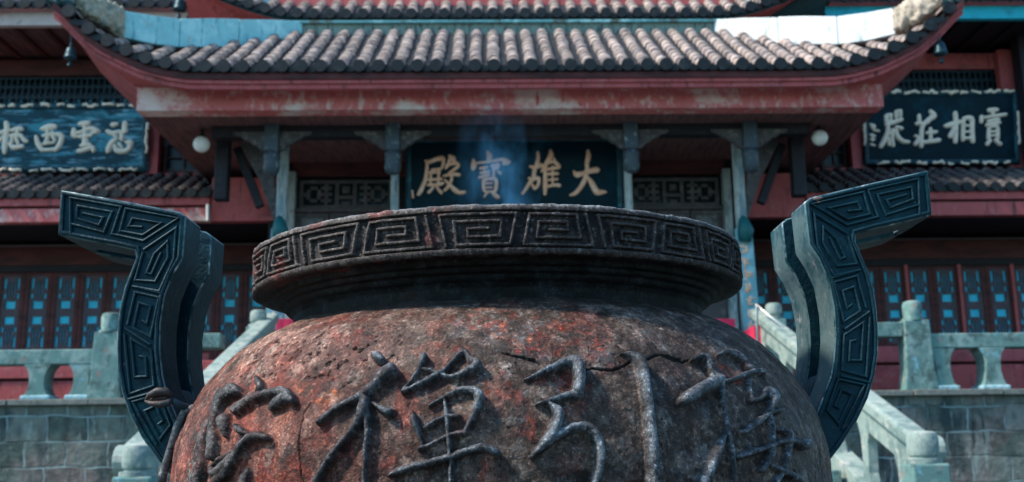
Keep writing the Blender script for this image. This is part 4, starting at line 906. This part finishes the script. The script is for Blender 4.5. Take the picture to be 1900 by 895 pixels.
# centre board --------------------------------------------------------
def glyphs(m, off, sc, lists, p0, n, y, h=.03, wsc=1.0, k0=1.0):
    i = 0
    for l in lists:
        c_ = crom(l, 4); P3 = []; hw = []
        for x, yy, w_ in c_:
            P3.append(hitp(IB, off[0]+x/sc, off[1]+yy/sc, p0, n)); hw.append(max(.003, w_/sc*y/F*wsc))
        d0 = (P3[0]-P3[1]).normalized(); d1 = (P3[-1]-P3[-2]).normalized()
        P3 = [P3[0]+d0*hw[0]*.75]+P3+[P3[-1]+d1*hw[-1]*.75]; hw = [hw[0]*.45]+hw+[hw[-1]*.45]
        i += 1; m.ribbon(P3, hw, n, h+.0007*i)
CB = [[(250, 375, 12), (300, 385, 24), (380, 355, 26), (450, 345, 32), (465, 390, 20), (448, 455, 16)], [(330, 480, 15), (440, 470, 13)], [(270, 390, 16), (268, 480, 22), (255, 580, 24), (230, 650, 24), (190, 740, 26), (165, 775, 18)],
 [(300, 515, 17), (420, 505, 18)], [(290, 600, 17), (440, 590, 18)], [(280, 660, 16), (380, 662, 22), (460, 640, 18)], [(318, 500, 15), (312, 655, 15)], [(412, 470, 18), (402, 655, 16)], [(345, 690, 14), (290, 750, 20)], [(385, 690, 14), (440, 755, 22)],
 [(540, 318, 22), (575, 350, 38), (600, 375, 18)], [(535, 360, 18), (520, 420, 20), (490, 465, 15)], [(500, 430, 20), (600, 400, 22), (640, 430, 22), (590, 480, 20), (530, 520, 13)], [(465, 555, 13), (540, 540, 20), (600, 535, 22), (655, 540, 20)],
 [(560, 550, 14), (560, 600, 18), (520, 680, 20), (478, 728, 16)], [(480, 600, 12), (540, 660, 20), (600, 720, 28), (660, 752, 24), (715, 745, 20)], [(95, 730, 12), (105, 810, 14)],
 [(990, 270, 22), (1012, 320, 36), (1000, 370, 24)], [(820, 360, 14), (825, 430, 34), (815, 475, 22)], [(850, 402, 14), (950, 392, 16), (1060, 375, 18), (1160, 360, 24), (1222, 388, 34), (1170, 412, 16)],
 [(900, 465, 18), (980, 450, 19)], [(905, 520, 17), (1005, 503, 16)], [(890, 572, 17), (1010, 540, 15)], [(945, 450, 13), (955, 560, 13)], [(1040, 435, 22), (1120, 425, 26)], [(1050, 472, 15), (1110, 462, 16)], [(1062, 480, 16), (1060, 565, 15)], [(1110, 500, 12), (1140, 522, 20)],
 [(940, 600, 20), (942, 700, 20), (962, 742, 17)], [(940, 600, 20), (1020, 585, 20), (1088, 602, 24), (1088, 700, 22), (1072, 742, 20)], [(970, 642, 12), (1040, 640, 12)], [(970, 692, 12), (1040, 690, 12)], [(960, 742, 15), (1070, 742, 15)], [(985, 750, 16), (948, 802, 12)], [(1050, 760, 16), (1090, 790, 26), (1115, 808, 22)]]
CB2 = [[(305, 275, 18), (310, 340, 22), (290, 430, 26), (265, 500, 24), (255, 570, 26), (210, 640, 24), (170, 700, 20), (125, 765, 15)], [(213, 440, 14), (260, 452, 24), (330, 430, 28), (372, 430, 18)],
 [(200, 580, 15), (250, 588, 22), (310, 580, 22), (320, 605, 20), (310, 660, 20), (270, 702, 20), (240, 655, 14)], [(455, 250, 16), (462, 310, 32), (420, 380, 26), (390, 440, 24), (350, 505, 13)],
 [(395, 440, 22), (395, 560, 25), (395, 680, 27), (390, 772, 18)], [(430, 402, 16), (500, 385, 22), (560, 442, 24)], [(420, 475, 19), (500, 462, 20), (558, 452, 22)], [(420, 535, 17), (500, 527, 20), (542, 527, 18)],
 [(430, 602, 13), (535, 592, 17)], [(420, 682, 17), (500, 662, 21), (562, 667, 24)], [(500, 350, 16), (510, 400, 16)], [(482, 440, 12), (482, 665, 12)],
 [(900, 255, 18), (907, 320, 30), (890, 400, 26), (890, 480, 26), (870, 580, 28), (820, 680, 26), (750, 760, 24), (690, 782, 13)], [(733, 500, 13), (770, 538, 34), (850, 520, 26), (950, 490, 32), (1012, 482, 36)],
 [(890, 560, 14), (930, 612, 28), (970, 682, 34), (1010, 745, 36), (1080, 745, 26), (1112, 745, 15)]]
def chars(t, gl, c0, n, y, gmat, wsc):
    for off, sc, L, cuts in gl:
        for a, b in zip([0]+cuts, cuts+[len(L)]):
            if b > a: m = M(); glyphs(m, off, sc, L[a:b], c0+n*.004, n, y, wsc=wsc); part('character', m, gmat, t, smooth=True)
def board_thing(label, cpx, cpy, y, tilt, corners, matb, gl, gmat, seed, orn=True, border=None, oscale=1.0, wsc=1.0):
    n = Vector((0, -math.cos(tilt), -math.sin(tilt))); c0 = bp(cpx, cpy, y)
    xl, xr, yt_, yb_ = corners
    top = hitp(IB, cpx, yt_, c0, n); bot = hitp(IB, cpx, yb_, c0, n); lft = hitp(IB, xl, cpy, c0, n).x; rgt = hitp(IB, xr, cpy, c0, n).x
    t = thing('name_board', label, 'name board', c0, group='boards with brush characters')
    nn = -n
    m = M(); m.hexa([(lft, bot.y, bot.z), (rgt, bot.y, bot.z), (rgt, bot.y+nn.y*.07, bot.z+nn.z*.07), (lft, bot.y+nn.y*.07, bot.z+nn.z*.07), (lft, top.y, top.z), (rgt, top.y, top.z), (rgt, top.y+nn.y*.07, top.z+nn.z*.07), (lft, top.y+nn.y*.07, top.z+nn.z*.07)])
    part('panel', m, matb, t, bevel=.008)
    P = lambda u, v: Vector((lft+(rgt-lft)*u, bot.y+(top.y-bot.y)*v, bot.z+(top.z-bot.z)*v))
    fw = .055
    m = M(); w_, h_ = rgt-lft, (top-bot).length
    fr = [(0, 0), (1, 0), (1, 1), (0, 1)]; m.ribbon([P(a*(1-2*fw/w_)+fw/w_, b*(1-2*fw/h_)+fw/h_)+n*.002 for a, b in fr], fw*.8, n, .03, closed=True)
    part('frame', m, mat('board_frame', (.006, .045, .065), [((.03, .14, .19), 4, .55, .7)], .35), t)
    if orn:
        random.seed(seed); m = M()
        for v in (.025, .975):
            u = .08
            while u < .92:
                k = random.randint(3, 6); pts = []; 
                for j in range(k): pts.append(P(u, v+random.uniform(-.022, .022))+n*.02); u += random.uniform(.012, .03)
                m = M(); m.ribbon(pts, [random.uniform(.016, .036)*oscale for _ in pts], n, .035+random.random()*.01); part('cloud_carving', m, GOLDP, t, smooth=True)
                u += random.choice((.0, .0, .02))
        for uu in (.006, .994):
            v = .26; m = M(); cs = []
            while v < .72:
                cs += ([P(uu+random.uniform(-.006, .006), v)+n*.02, P(uu+random.uniform(-.006, .006), v+.05)+n*.02, P(uu+random.uniform(-.006, .006), v+.09)+n*.02]); v += .12
            m.ribbon(cs, [random.uniform(.018, .036)*oscale for _ in cs], n, .04); part('dragon_carving', m, GOLDP, t, smooth=True)
    chars(t, gl, c0, n, y, gmat, wsc)
    return t
board_thing('dark teal board with four golden brush characters above the middle doors', 952, 320, YCOL+.42, R(7), (752, 1156, 252, 396), BOARD, [((750, 240), 6.39, CB, [16, 17]), ((950, 240), 6.39, CB2, [12])], GOLD, 5, orn=False, wsc=1.08)
SL = [[(70, 290, 26), (75, 360, 28), (60, 460, 26), (50, 560, 26), (50, 620, 20)], [(-30, 410, 18), (0, 400, 20), (60, 380, 22), (100, 370, 14)], [(-20, 500, 14), (10, 470, 18), (50, 430, 16)],
 [(130, 370, 20), (200, 350, 22), (245, 360, 22)], [(120, 430, 18), (180, 420, 22), (240, 432, 22)], [(200, 370, 16), (180, 450, 18), (200, 520, 18)], [(240, 440, 18), (270, 480, 22), (300, 492, 18)], [(110, 520, 20), (150, 560, 24), (250, 547, 22)], [(140, 450, 16), (130, 510, 16)],
 [(470, 355, 24), (540, 335, 34), (612, 330, 26)], [(400, 440, 18), (420, 520, 26), (470, 592, 22)], [(520, 370, 18), (530, 440, 20), (500, 520, 20)], [(480, 432, 16), (560, 420, 20), (660, 420, 24), (682, 450, 26), (660, 530, 26), (610, 592, 22)], [(580, 390, 16), (590, 450, 17), (612, 480, 15)], [(480, 520, 14), (600, 505, 14)], [(490, 590, 18), (610, 583, 18)],
 [(890, 300, 26), (982, 290, 26)], [(935, 300, 20), (940, 420, 26), (945, 520, 36)], [(820, 360, 22), (815, 420, 28), (850, 440, 17)], [(830, 402, 18), (900, 388, 19), (1000, 350, 24), (1082, 380, 22), (1020, 402, 18)], [(880, 442, 20), (1010, 430, 19)], [(900, 540, 20), (1000, 530, 20)], [(870, 602, 24), (940, 588, 24), (1020, 560, 24), (1035, 602, 22)],
 [(1250, 310, 28), (1300, 300, 17)], [(1385, 290, 28), (1380, 350, 28), (1400, 382, 20)], [(1190, 380, 20), (1240, 402, 24), (1320, 390, 20), (1390, 388, 18)], [(1350, 400, 20), (1350, 470, 26)], [(1260, 420, 18), (1290, 460, 18), (1230, 512, 26), (1195, 602, 28)], [(1270, 540, 16), (1290, 592, 26), (1370, 602, 28), (1430, 572, 24), (1440, 512, 34), (1400, 500, 18)], [(1320, 520, 18), (1352, 560, 12)]]
SR = [[(285, 345, 20), (288, 405, 20)], [(330, 340, 16), (330, 395, 14)], [(290, 335, 14), (335, 330, 14)], [(290, 400, 14), (335, 392, 14)], [(380, 305, 18), (385, 360, 18)], [(425, 300, 16), (425, 350, 16)], [(380, 300, 14), (425, 292, 14)], [(280, 432, 16), (350, 410, 20), (432, 380, 20)], [(300, 420, 18), (300, 500, 22), (270, 580, 24), (230, 647, 20)], [(345, 480, 17), (342, 560, 20), (350, 632, 22)], [(300, 560, 14), (312, 630, 14)], [(320, 520, 14), (390, 500, 14)], [(380, 450, 14), (432, 466, 20)], [(375, 480, 20), (400, 550, 22), (450, 592, 22), (500, 600, 18)],
 [(605, 340, 18), (610, 420, 20)], [(580, 420, 18), (640, 420, 20), (700, 400, 18)], [(718, 300, 22), (752, 342, 26), (700, 382, 22), (645, 440, 20), (630, 520, 22), (628, 642, 22)], [(570, 540, 16), (602, 560, 15), (570, 622, 20)], [(718, 470, 18), (720, 590, 18)], [(680, 512, 15), (772, 500, 17)], [(650, 602, 18), (740, 592, 20), (800, 580, 22)],
 [(960, 320, 24), (965, 400, 24), (965, 500, 25), (960, 600, 22)], [(860, 445, 17), (920, 430, 26), (1010, 400, 20)], [(955, 455, 17), (910, 545, 24)], [(1040, 380, 18), (1035, 580, 20)], [(1040, 370, 17), (1118, 370, 24), (1125, 480, 22), (1130, 592, 25)], [(1040, 440, 11), (1115, 438, 11)], [(1040, 500, 11), (1115, 498, 11)], [(1040, 562, 14), (1120, 560, 14)],
 [(1288, 290, 22), (1362, 284, 22)], [(1325, 300, 16), (1330, 335, 16)], [(1215, 350, 17), (1215, 402, 20)], [(1240, 362, 14), (1340, 345, 16), (1450, 330, 18)], [(1280, 400, 18), (1380, 380, 20)], [(1265, 435, 18), (1390, 410, 17)], [(1288, 460, 16), (1285, 570, 20)], [(1290, 455, 15), (1368, 448, 17), (1375, 565, 19)], [(1300, 498, 11), (1362, 494, 11)], [(1300, 538, 11), (1362, 534, 11)], [(1300, 585, 17), (1272, 622, 20)], [(1350, 580, 17), (1396, 617, 22)],
 [(130, 430, 14), (165, 440, 16)], [(140, 460, 12), (170, 455, 12)], [(160, 480, 12), (210, 492, 12)], [(130, 530, 13), (170, 540, 14)], [(150, 525, 10), (150, 590, 12)], [(130, 575, 10), (170, 575, 10)], [(135, 625, 12), (168, 632, 12)]]
YSB = YW-.35
board_thing('blue plaque with sky gleam in its colour and four pale characters hung left of the front roof', 120, 258, YSB, R(8), (-30, 275, 193, 319), BOARDL, [((0, 180), 5.966, SL, [9, 16, 23])], GOLDP, 21, wsc=1.2)
board_thing('dark teal plaque with four pale characters hung right of the front roof', 1745, 238, YSB, R(8), (1601, 1891, 168, 306), BOARD, [((1590, 150), 5.265, SR, [15, 22, 30, 41, 44, 47])], GOLDP, 22, wsc=1.15)

# main facade either side ---------------------------------------------
XO = 10.6; XI = XB-.3
for sx in (-1, 1):
    ref = 140 if sx < 0 else 1760; dl = 0 if sx < 0 else -12
    zz = lambda py, y: Z(py+dl, y, ref)
    # upper eave: fascia, soffit, tiles
    xin = -XS(345, 1505, 30, YPF)
    xi_ = 4.9
    m = M(); m.box(sx*xi_, sx*XO, YPF, YPF+.12, zz(47, YPF), zz(23, YPF)); part('upper_fascia', m, mat('pale_fascia_paint', (.60, .48, .45), [((.5, .25, .24), 3, .52, .68), ((.3, .25, .24), 6, .6, .72)], .65) if sx < 0 else CYANP, T, label='cyan upper fascia' if sx > 0 else 'pale pink upper fascia', bevel=.006)
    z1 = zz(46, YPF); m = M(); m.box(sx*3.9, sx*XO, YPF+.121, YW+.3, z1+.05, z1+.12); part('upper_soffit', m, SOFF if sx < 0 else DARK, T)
    m = M()
    for i in range(12): m.box(sx*(4.9+i*.5), sx*(4.98+i*.5), YPF+.13, YW, z1-.01, z1+.05)
    part('rafters', m, REDD if sx < 0 else DARK, T)
    zc_ = zz(15, YPF); cols = sorted([sx*(5.0+i*.262) for i in range(21)])
    mt, me_, pn = tiled(cols, lambda u: YPF-.15, lambda u: YPF+1.9, lambda u, v: zc_+.6*(v-YPF+.15), lambda u, v, z: (u, v, z), .262, .078)
    rt = frame_part('main_roof'); part('barrel_tiles', mt, TILE2, rt, smooth='auto'); part('eave_tile_ends', me_, TEND, rt, smooth='auto'); part('pan_tiles', pn, PAN, rt)
    # upper wall
    m = M(); m.box(sx*3.9, sx*XO, YW-.02, YW+.25, zz(141, YW), zz(112, YW)); part('upper_beam', m, REDD if sx < 0 else RED, T)
    m = M(); m.box(sx*3.9, sx*XO, YW+.251, YW+.4, zz(340, YW), z1+.04); part('upper_wall', m, TRAN, T)
    wf = frame_part('transom_window'); za, zb_ = zz(192, YW), zz(143, YW)
    m = M(); m.box(sx*3.9, sx*XO, YW+.20, YW+.24, za, zb_); part('pane', m, PDIM, wf)
    m = M(); x = 4.0
    for i in range(64):
        m.box(sx*x, sx*(x+.03), YW+.05, YW+.10, za, zb_); x += .105
    for q in (.0, .22, .62, .95): m.box(sx*3.95, sx*XO, YW+.045, YW+.095, za+(zb_-za)*q, za+(zb_-za)*q+.035)
    part('lattice', m, TRAN, wf)
    m = M(); x = 4.0
    for i in range(32): m.box(sx*(x+.02), sx*(x+.085), YW+.12, YW+.14, za+.05, za+.16); x += .21
    part('cyan_glints', m, PANE, wf)
    for pxs in ((287, 22),) if sx < 0 else ((1588, 24), (1880, 30)):
        a, b = X(pxs[0]-pxs[1]/2, 280, YW-.1), X(pxs[0]+pxs[1]/2, 280, YW-.1)
        m = M(); m.box(a, b, YW-.22, YW-.03, zz(330, YW), zz(112, YW)); part('upper_post', m, RED, T, bevel=.01)
    a, b = (X(303, 290, YW), X(372, 290, YW)) if sx < 0 else (X(1530, 280, YW), X(1572, 280, YW))
    wf = frame_part('small_window'); z_a, z_b = zz(316, YW), zz(262, YW)
    m = M(); m.box(a, b, YW+.19, YW+.25, z_a, z_b); part('pane', m, PDIM, wf)
    m = M(); m.ribbon([(a, YW+.15, z_a), (b, YW+.15, z_a), (b, YW+.15, z_b), (a, YW+.15, z_b)], .04, (0, -1, 0), .05, closed=True); m.box((a+b)/2-.015, (a+b)/2+.015, YW+.14, YW+.17, z_a, z_b); m.box(a, b, YW+.135, YW+.165, z_a+(z_b-z_a)*.45, z_a+(z_b-z_a)*.45+.03); part('frame', m, LATG, wf)
    m = M(); m.box(sx*3.9, sx*XO, YW-.06, YW+.25, zz(335, YW), zz(324, YW)); part('sill_beam', m, RED, T)
    # pent roof
    xin = XS(386, 1508, 350, YPF)
    xin = 4.95
    zE = zz(361, YPF); zTt = zz(327, YW-.08); ln = YW-.08-YPF
    cols = sorted([sx*(xin+.05+i*.24) for i in range(24)])
    mt, me_, pn = tiled(cols, lambda u: YPF, lambda u: YW-.08, lambda u, v: zE+(zTt-zE)*(v-YPF)/ln, lambda u, v, z: (u, v, z), .24, .072, seg=.17)
    rt = frame_part('pent_roof'); part('barrel_tiles', mt, TILE2, rt, smooth='auto'); part('eave_tile_ends', me_, TEND, rt, smooth='auto'); part('pan_tiles', pn, PAN, rt)
    m = M(); m.box(sx*xin, sx*XO, YPF+.02, YPF+.12, zz(381, YPF), zE-.03); part('eave_board', m, RED, rt)
    m = M(); m.box(sx*xin, sx*XO, YPF+.10, YPF+.2, zz(386, YPF), zz(381, YPF)-.002); part('shadow_board', m, REDD, rt)  # dark red strip put in for the shadow line above the fascia
    m = M(); m.box(sx*xin, sx*XO, YPF+.03, YPF+.22, zz(411, YPF), zz(386.5, YPF)); part('pent_fascia', m, REDF if sx < 0 else RED, rt, bevel=.006)
    m = M(); m.box(sx*3.75, sx*(xin-.02), YPF+.06, YPF+.25, zz(411, YPF), zz(330, YPF)); part('end_panel', m, RED, T)
    zp = zz(410, YPF); m = M(); m.box(sx*3.6, sx*XO, YPF+.26, YD+.3, zp+.02, zp+.1); part('veranda_soffit', m, DARK, T)
    # door wall
    m = M(); m.box(sx*3.6, sx*XO, YD, YD+.2, zz(492, YD), zz(458, YD)); part('lintel', m, REDD, T)
    m = M(); m.box(sx*3.6, sx*XO, YD+.02, YD+.2, zz(504, YD), zz(492, YD)-.002); part('head_rail', m, DARK, T)
    m = M(); m.box(sx*3.6, sx*XO, YD-.03, YD+.0, zz(458, YD)+.002, zz(455, YD)+.004); part('lintel_trim', m, mat('thin_trim', (.14, .12, .13), [], .7), T)
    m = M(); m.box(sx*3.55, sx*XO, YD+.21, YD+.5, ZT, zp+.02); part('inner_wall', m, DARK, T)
    m = M(); m.box(sx*3.55, sx*3.75, YCW, YD+.2, ZT, zp+1.2); part('return_wall', m, DARK, T)
    dw = 49.3/F*YD*1.03; zt = zz(505, YD); zm = zz(648, YD); x0 = X(14-49.6, 560, YD) if sx < 0 else X(1650, 560, YD)
    # leaf borders follow the photo: left ones from x=25 px, right ones from x=1637 px
    bx = X(42, 560, YD) if sx < 0 else X(1637, 560, YD)
    rngi = range(-5, 9) if sx < 0 else range(-5, 9)
    for i in rngi:
        a = bx+i*dw; b = a+dw
        if max(abs(a), abs(b)) > XO or min(abs(a), abs(b)) < 3.75: continue
        if sx > 0 and i % 2: m = M(); m.box(a-.03, a+.03, YD+.0, YD+.035, ZT+.01, zt+.02); part('door_post', m, RED, T)
        df = frame_part('door_leaf'); st = .075
        m = M(); m.box(a+.004, a+st, YD+.04, YD+.12, ZT+.02, zt); m.box(b-st, b-.004, YD+.04, YD+.12, ZT+.02, zt)
        for za, zb_ in ((zt-.05, zt), (zm-.08, zm), (ZT+.02, ZT+.12)): m.box(a+st, b-st, YD+.045, YD+.115, za, zb_)
        part('frame', m, REDD, df)
        lattice(df, ARTF, a+st, b-st, zm, zt-.05, YD+.06, LATT, .03)
        m = M(); m.box(a+st, b-st, YD+.092, YD+.11, zm, zt-.05); part('pane', m, PANE, df)
        m = M(); m.box(a+st, b-st, YD+.07, YD+.11, ZT+.12, zm-.08); part('lower_panel', m, RED, df)
    # low red parapet seen through the balustrade
    yv = YT+1.2; zlo = Z(765, yv, ref); z_t = Z(672 if sx < 0 else 642, yv, ref); zg = Z(702 if sx < 0 else 672, yv, ref)
    pw = thing('red_parapet', 'low red painted wall behind the %s balustrade' % ('left' if sx < 0 else 'right'), 'wall', (sx*7, yv, ZT), group='red parapets on the terrace')
    m = M(); m.box(sx*3.9, sx*13, yv, yv+.2, ZT+.001, zg-.04); part('base_panel', m, RED, pw)
    m = M(); m.box(sx*3.9, sx*13, yv+.04, yv+.2, zg-.039, zg+.0); part('groove', m, REDD, pw)
    m = M(); m.box(sx*3.9, sx*13, yv-.02, yv+.21, zg+.001, z_t); part('top_rail', m, RED, pw, bevel=.01)
m = M(); m.box(X(1893, 200, YW-.5), XO+.3, YW-.7, YW-.4, Z(330, YW), Z(60, YW)); part('edge_column', m, DARK, T)
m = M(); m.box(-XO, XO, YW+.9, YW+9, ZT, Z(30, YW)+1.0); part('rear_block', m, REDD, T)

m = M(); m.tube([bp(386, 380, YPF-.06), bp(386, 410, YPF-.06)], .03, 10); part('downpipe', m, WHITE, T, smooth='auto')
# hanging and loose things ---------------------------------------------
for px, py, r_, lab in ((374, 268, 16, 'white glass globe lamp under the left side of the porch ceiling'), (1521, 256, 15.5, 'white glass globe lamp under the right side of the porch ceiling')):
    y = YBM+.9; c = bp(px, py, y); rr = r_/F*y
    t = thing('globe_lamp', lab, 'lamp', c, group='globe lamps under the porch')
    m = M(); m.lathe((c.x, c.y, c.z), [(max(.003, rr*math.sin(q)), -rr*math.cos(q)) for q in np.linspace(.05, 3.09, 16)], 24); part('globe', m, GLOBE, t, smooth=True)
    m = M(); m.tube([(c.x, c.y, c.z+rr*.96), (c.x, c.y, ZB0+.062)], .025, 10); m.lathe((c.x, c.y, c.z+rr*.93), [(.05, 0), (.05, .03)], 12); part('stem', m, DARK, t)
def bell(px, y1, y2, yd, ztop_py, lab):
    c = bp(px, y1, yd); b = bp(px, y2, yd); h = (c.z-b.z)
    t = thing('wind_bell', lab, 'wind bell', b, group='wind bells at the roof corners')
    m = M(); hb = h*.58; r_ = hb*.5; m.lathe((c.x, c.y, c.z-hb), [(r_*1.12, 0), (r_*1.0, hb*.1), (r_*.86, hb*.4), (r_*.74, hb*.75), (r_*.5, hb*.95), (r_*.2, hb*1.02), (.01, hb*1.04)], 16); part('bell_body', m, BELL, t, smooth=True)
    m = M(); m.tube([(c.x, c.y, c.z-hb+.02), (c.x, c.y, b.z+h*.12)], .008, 8); m.lathe((c.x, c.y, b.z), [(.02, 0), (.035, h*.06), (.02, h*.24)], 8); part('clapper', m, BELL, t)
    top = bp(px, ztop_py, yd); m = M(); m.tube([(c.x, c.y, c.z-.01), (top.x, top.y, top.z)], .009, 8); m.lathe((c.x, c.y, c.z+.03), [(.022, -.02), (.022, .02)], 8); part('chain', m, BELL, t)
bell(132, 88, 124, YE1-.02, 45, 'small bronze wind bell hanging from the left corner of the lower roof')
bell(1743, 78, 118, YE1-.02, 35, 'small bronze wind bell hanging from the right corner of the lower roof')
bell(334, -2, 34, YUE-.05, -45, 'small bronze wind bell hanging from the left corner of the upper roof')
# couplet boards
for sx, lab in ((-1, 'narrow turquoise couplet board half hidden behind the left end of the urn rim'), (1, 'narrow turquoise couplet board with gold writing right of the urn rim')):
    y = YCOL-.25; xt = sx*XS(1380 if sx > 0 else 522, 1380, 430, y) if sx > 0 else -XS(520, 1382, 430, y)
    xb_ = xt+sx*.06; z0, z1 = ZT+.35, Z(424, y, 950+sx*430)
    t = thing('couplet_board', lab, 'couplet board', (xt, y, ZT), group='couplet boards on the porch columns')
    m = M(); w_ = .125; m.hexa([(xb_-w_, y, z0), (xb_+w_, y, z0), (xb_+w_, y+.06, z0), (xb_-w_, y+.06, z0), (xt-w_, y, z1), (xt+w_, y, z1), (xt+w_, y+.06, z1), (xt-w_, y+.06, z1)])
    part('panel', m, mat('turquoise_board', (.16, .36, .42), [((.3, .52, .58), 4, .5, .66), ((.04, .16, .2), 6, .56, .7)], .45), t, bevel=.01)
    m = M(); m.tube([(xt, y-.03, z1-.2), (xt+.02, y-.05, z1-.04), (xt, y-.02, z1+.10), (xt-.01, y, z1+.18)], [.09, .12, .08, .03], 12); part('leaf_ornament', m, mat('green_ornament', (.01, .1, .11), [], .4), t, smooth=True)
    m = M(); m.lathe((xt, y-.06, z1-.1), [(.01, -.05), (.05, -.03), (.06, .03), (.02, .09)], 10); part('ornament_boss', m, GOLDP, t, smooth=True)
    random.seed(40+sx); nz_ = 9
    for i in range(nz_):
        m = M()
        cz_ = z1-.32-i*(z1-z0-.4)/nz_; cx_ = xt+(xb_-xt)*(z1-cz_)/(z1-z0)
        for j in range(6):
            a = random.uniform(-.4, .3) if j % 2 else 1.57+random.uniform(-.3, .3); L_ = random.uniform(.03, .065); ox, oz = random.uniform(-.035, .035), random.uniform(-.06, .06)
            m.ribbon([(cx_+ox-math.cos(a)*L_, y-.001, cz_+oz-math.sin(a)*L_), (cx_+ox, y-.001, cz_+oz+.006), (cx_+ox+math.cos(a)*L_, y-.001, cz_+oz+math.sin(a)*L_)], [.008, .013, .010], (0, -1, 0), .012+.001*j)
        part('character', m, GOLD, t, smooth=True)
# crimson cloth covered tables on the terrace
def cloth_box(xa, xb_, y, ztop, lab, nm_='altar_table'):
    t = thing(nm_, lab, 'table', ((xa+xb_)/2, y+.3, ZT))
    m = M(); rows = []; n_ = 40
    per = [(xa+(xb_-xa)*i/n_, y, 0) for i in range(n_)]+[(xb_, y+.6*i/16, 1) for i in range(16)]+[(xb_-(xb_-xa)*i/n_, y+.6, 2) for i in range(n_)]+[(xa, y+.6-.6*i/16, 3) for i in range(17)]
    for q in (1, .97, .5, 0):
        rw = []
        for i, (x, yy, s) in enumerate(per):
            o_ = .018*math.sin(i*1.1)*(1-q)+.02*(1-q); nx, ny = ((0, -1), (1, 0), (0, 1), (-1, 0))[s]
            rw.append((x+nx*o_, yy+ny*o_, ZT+.02+(ztop-ZT-.02)*q))
        rows.append(rw)
    m.grid(rows); part('cloth', m, CRIM, t, smooth='auto')
    m = M(); m.box(xa, xb_, y, y+.6, ztop-.02, ztop+.004); part('table_top', m, CRIM, t, bevel=.005)
    m = M()
    for u in (xa+.04, xb_-.08):
        for v in (y+.05, y+.5): m.box(u, u+.05, v, v+.05, ZT+.001, ztop-.02)
    part('legs_frame', m, REDD, t)
yc = YT+.9
cloth_box(X(513, 600, yc), X(640, 600, yc), yc, Z(592, yc, 530), 'crimson cloth covered table left of the urn neck, on the terrace')
cloth_box(X(1240, 600, yc), X(1364, 600, yc), yc, Z(592, yc, 1340), 'dull red table right of the urn neck, in front of the doors')
cloth_box(X(1376, 625, yc), X(1411, 625, yc), yc-.75, Z(617, yc, 1398), 'small bright crimson covered stand at the foot of the couplet board', 'cloth_stand')
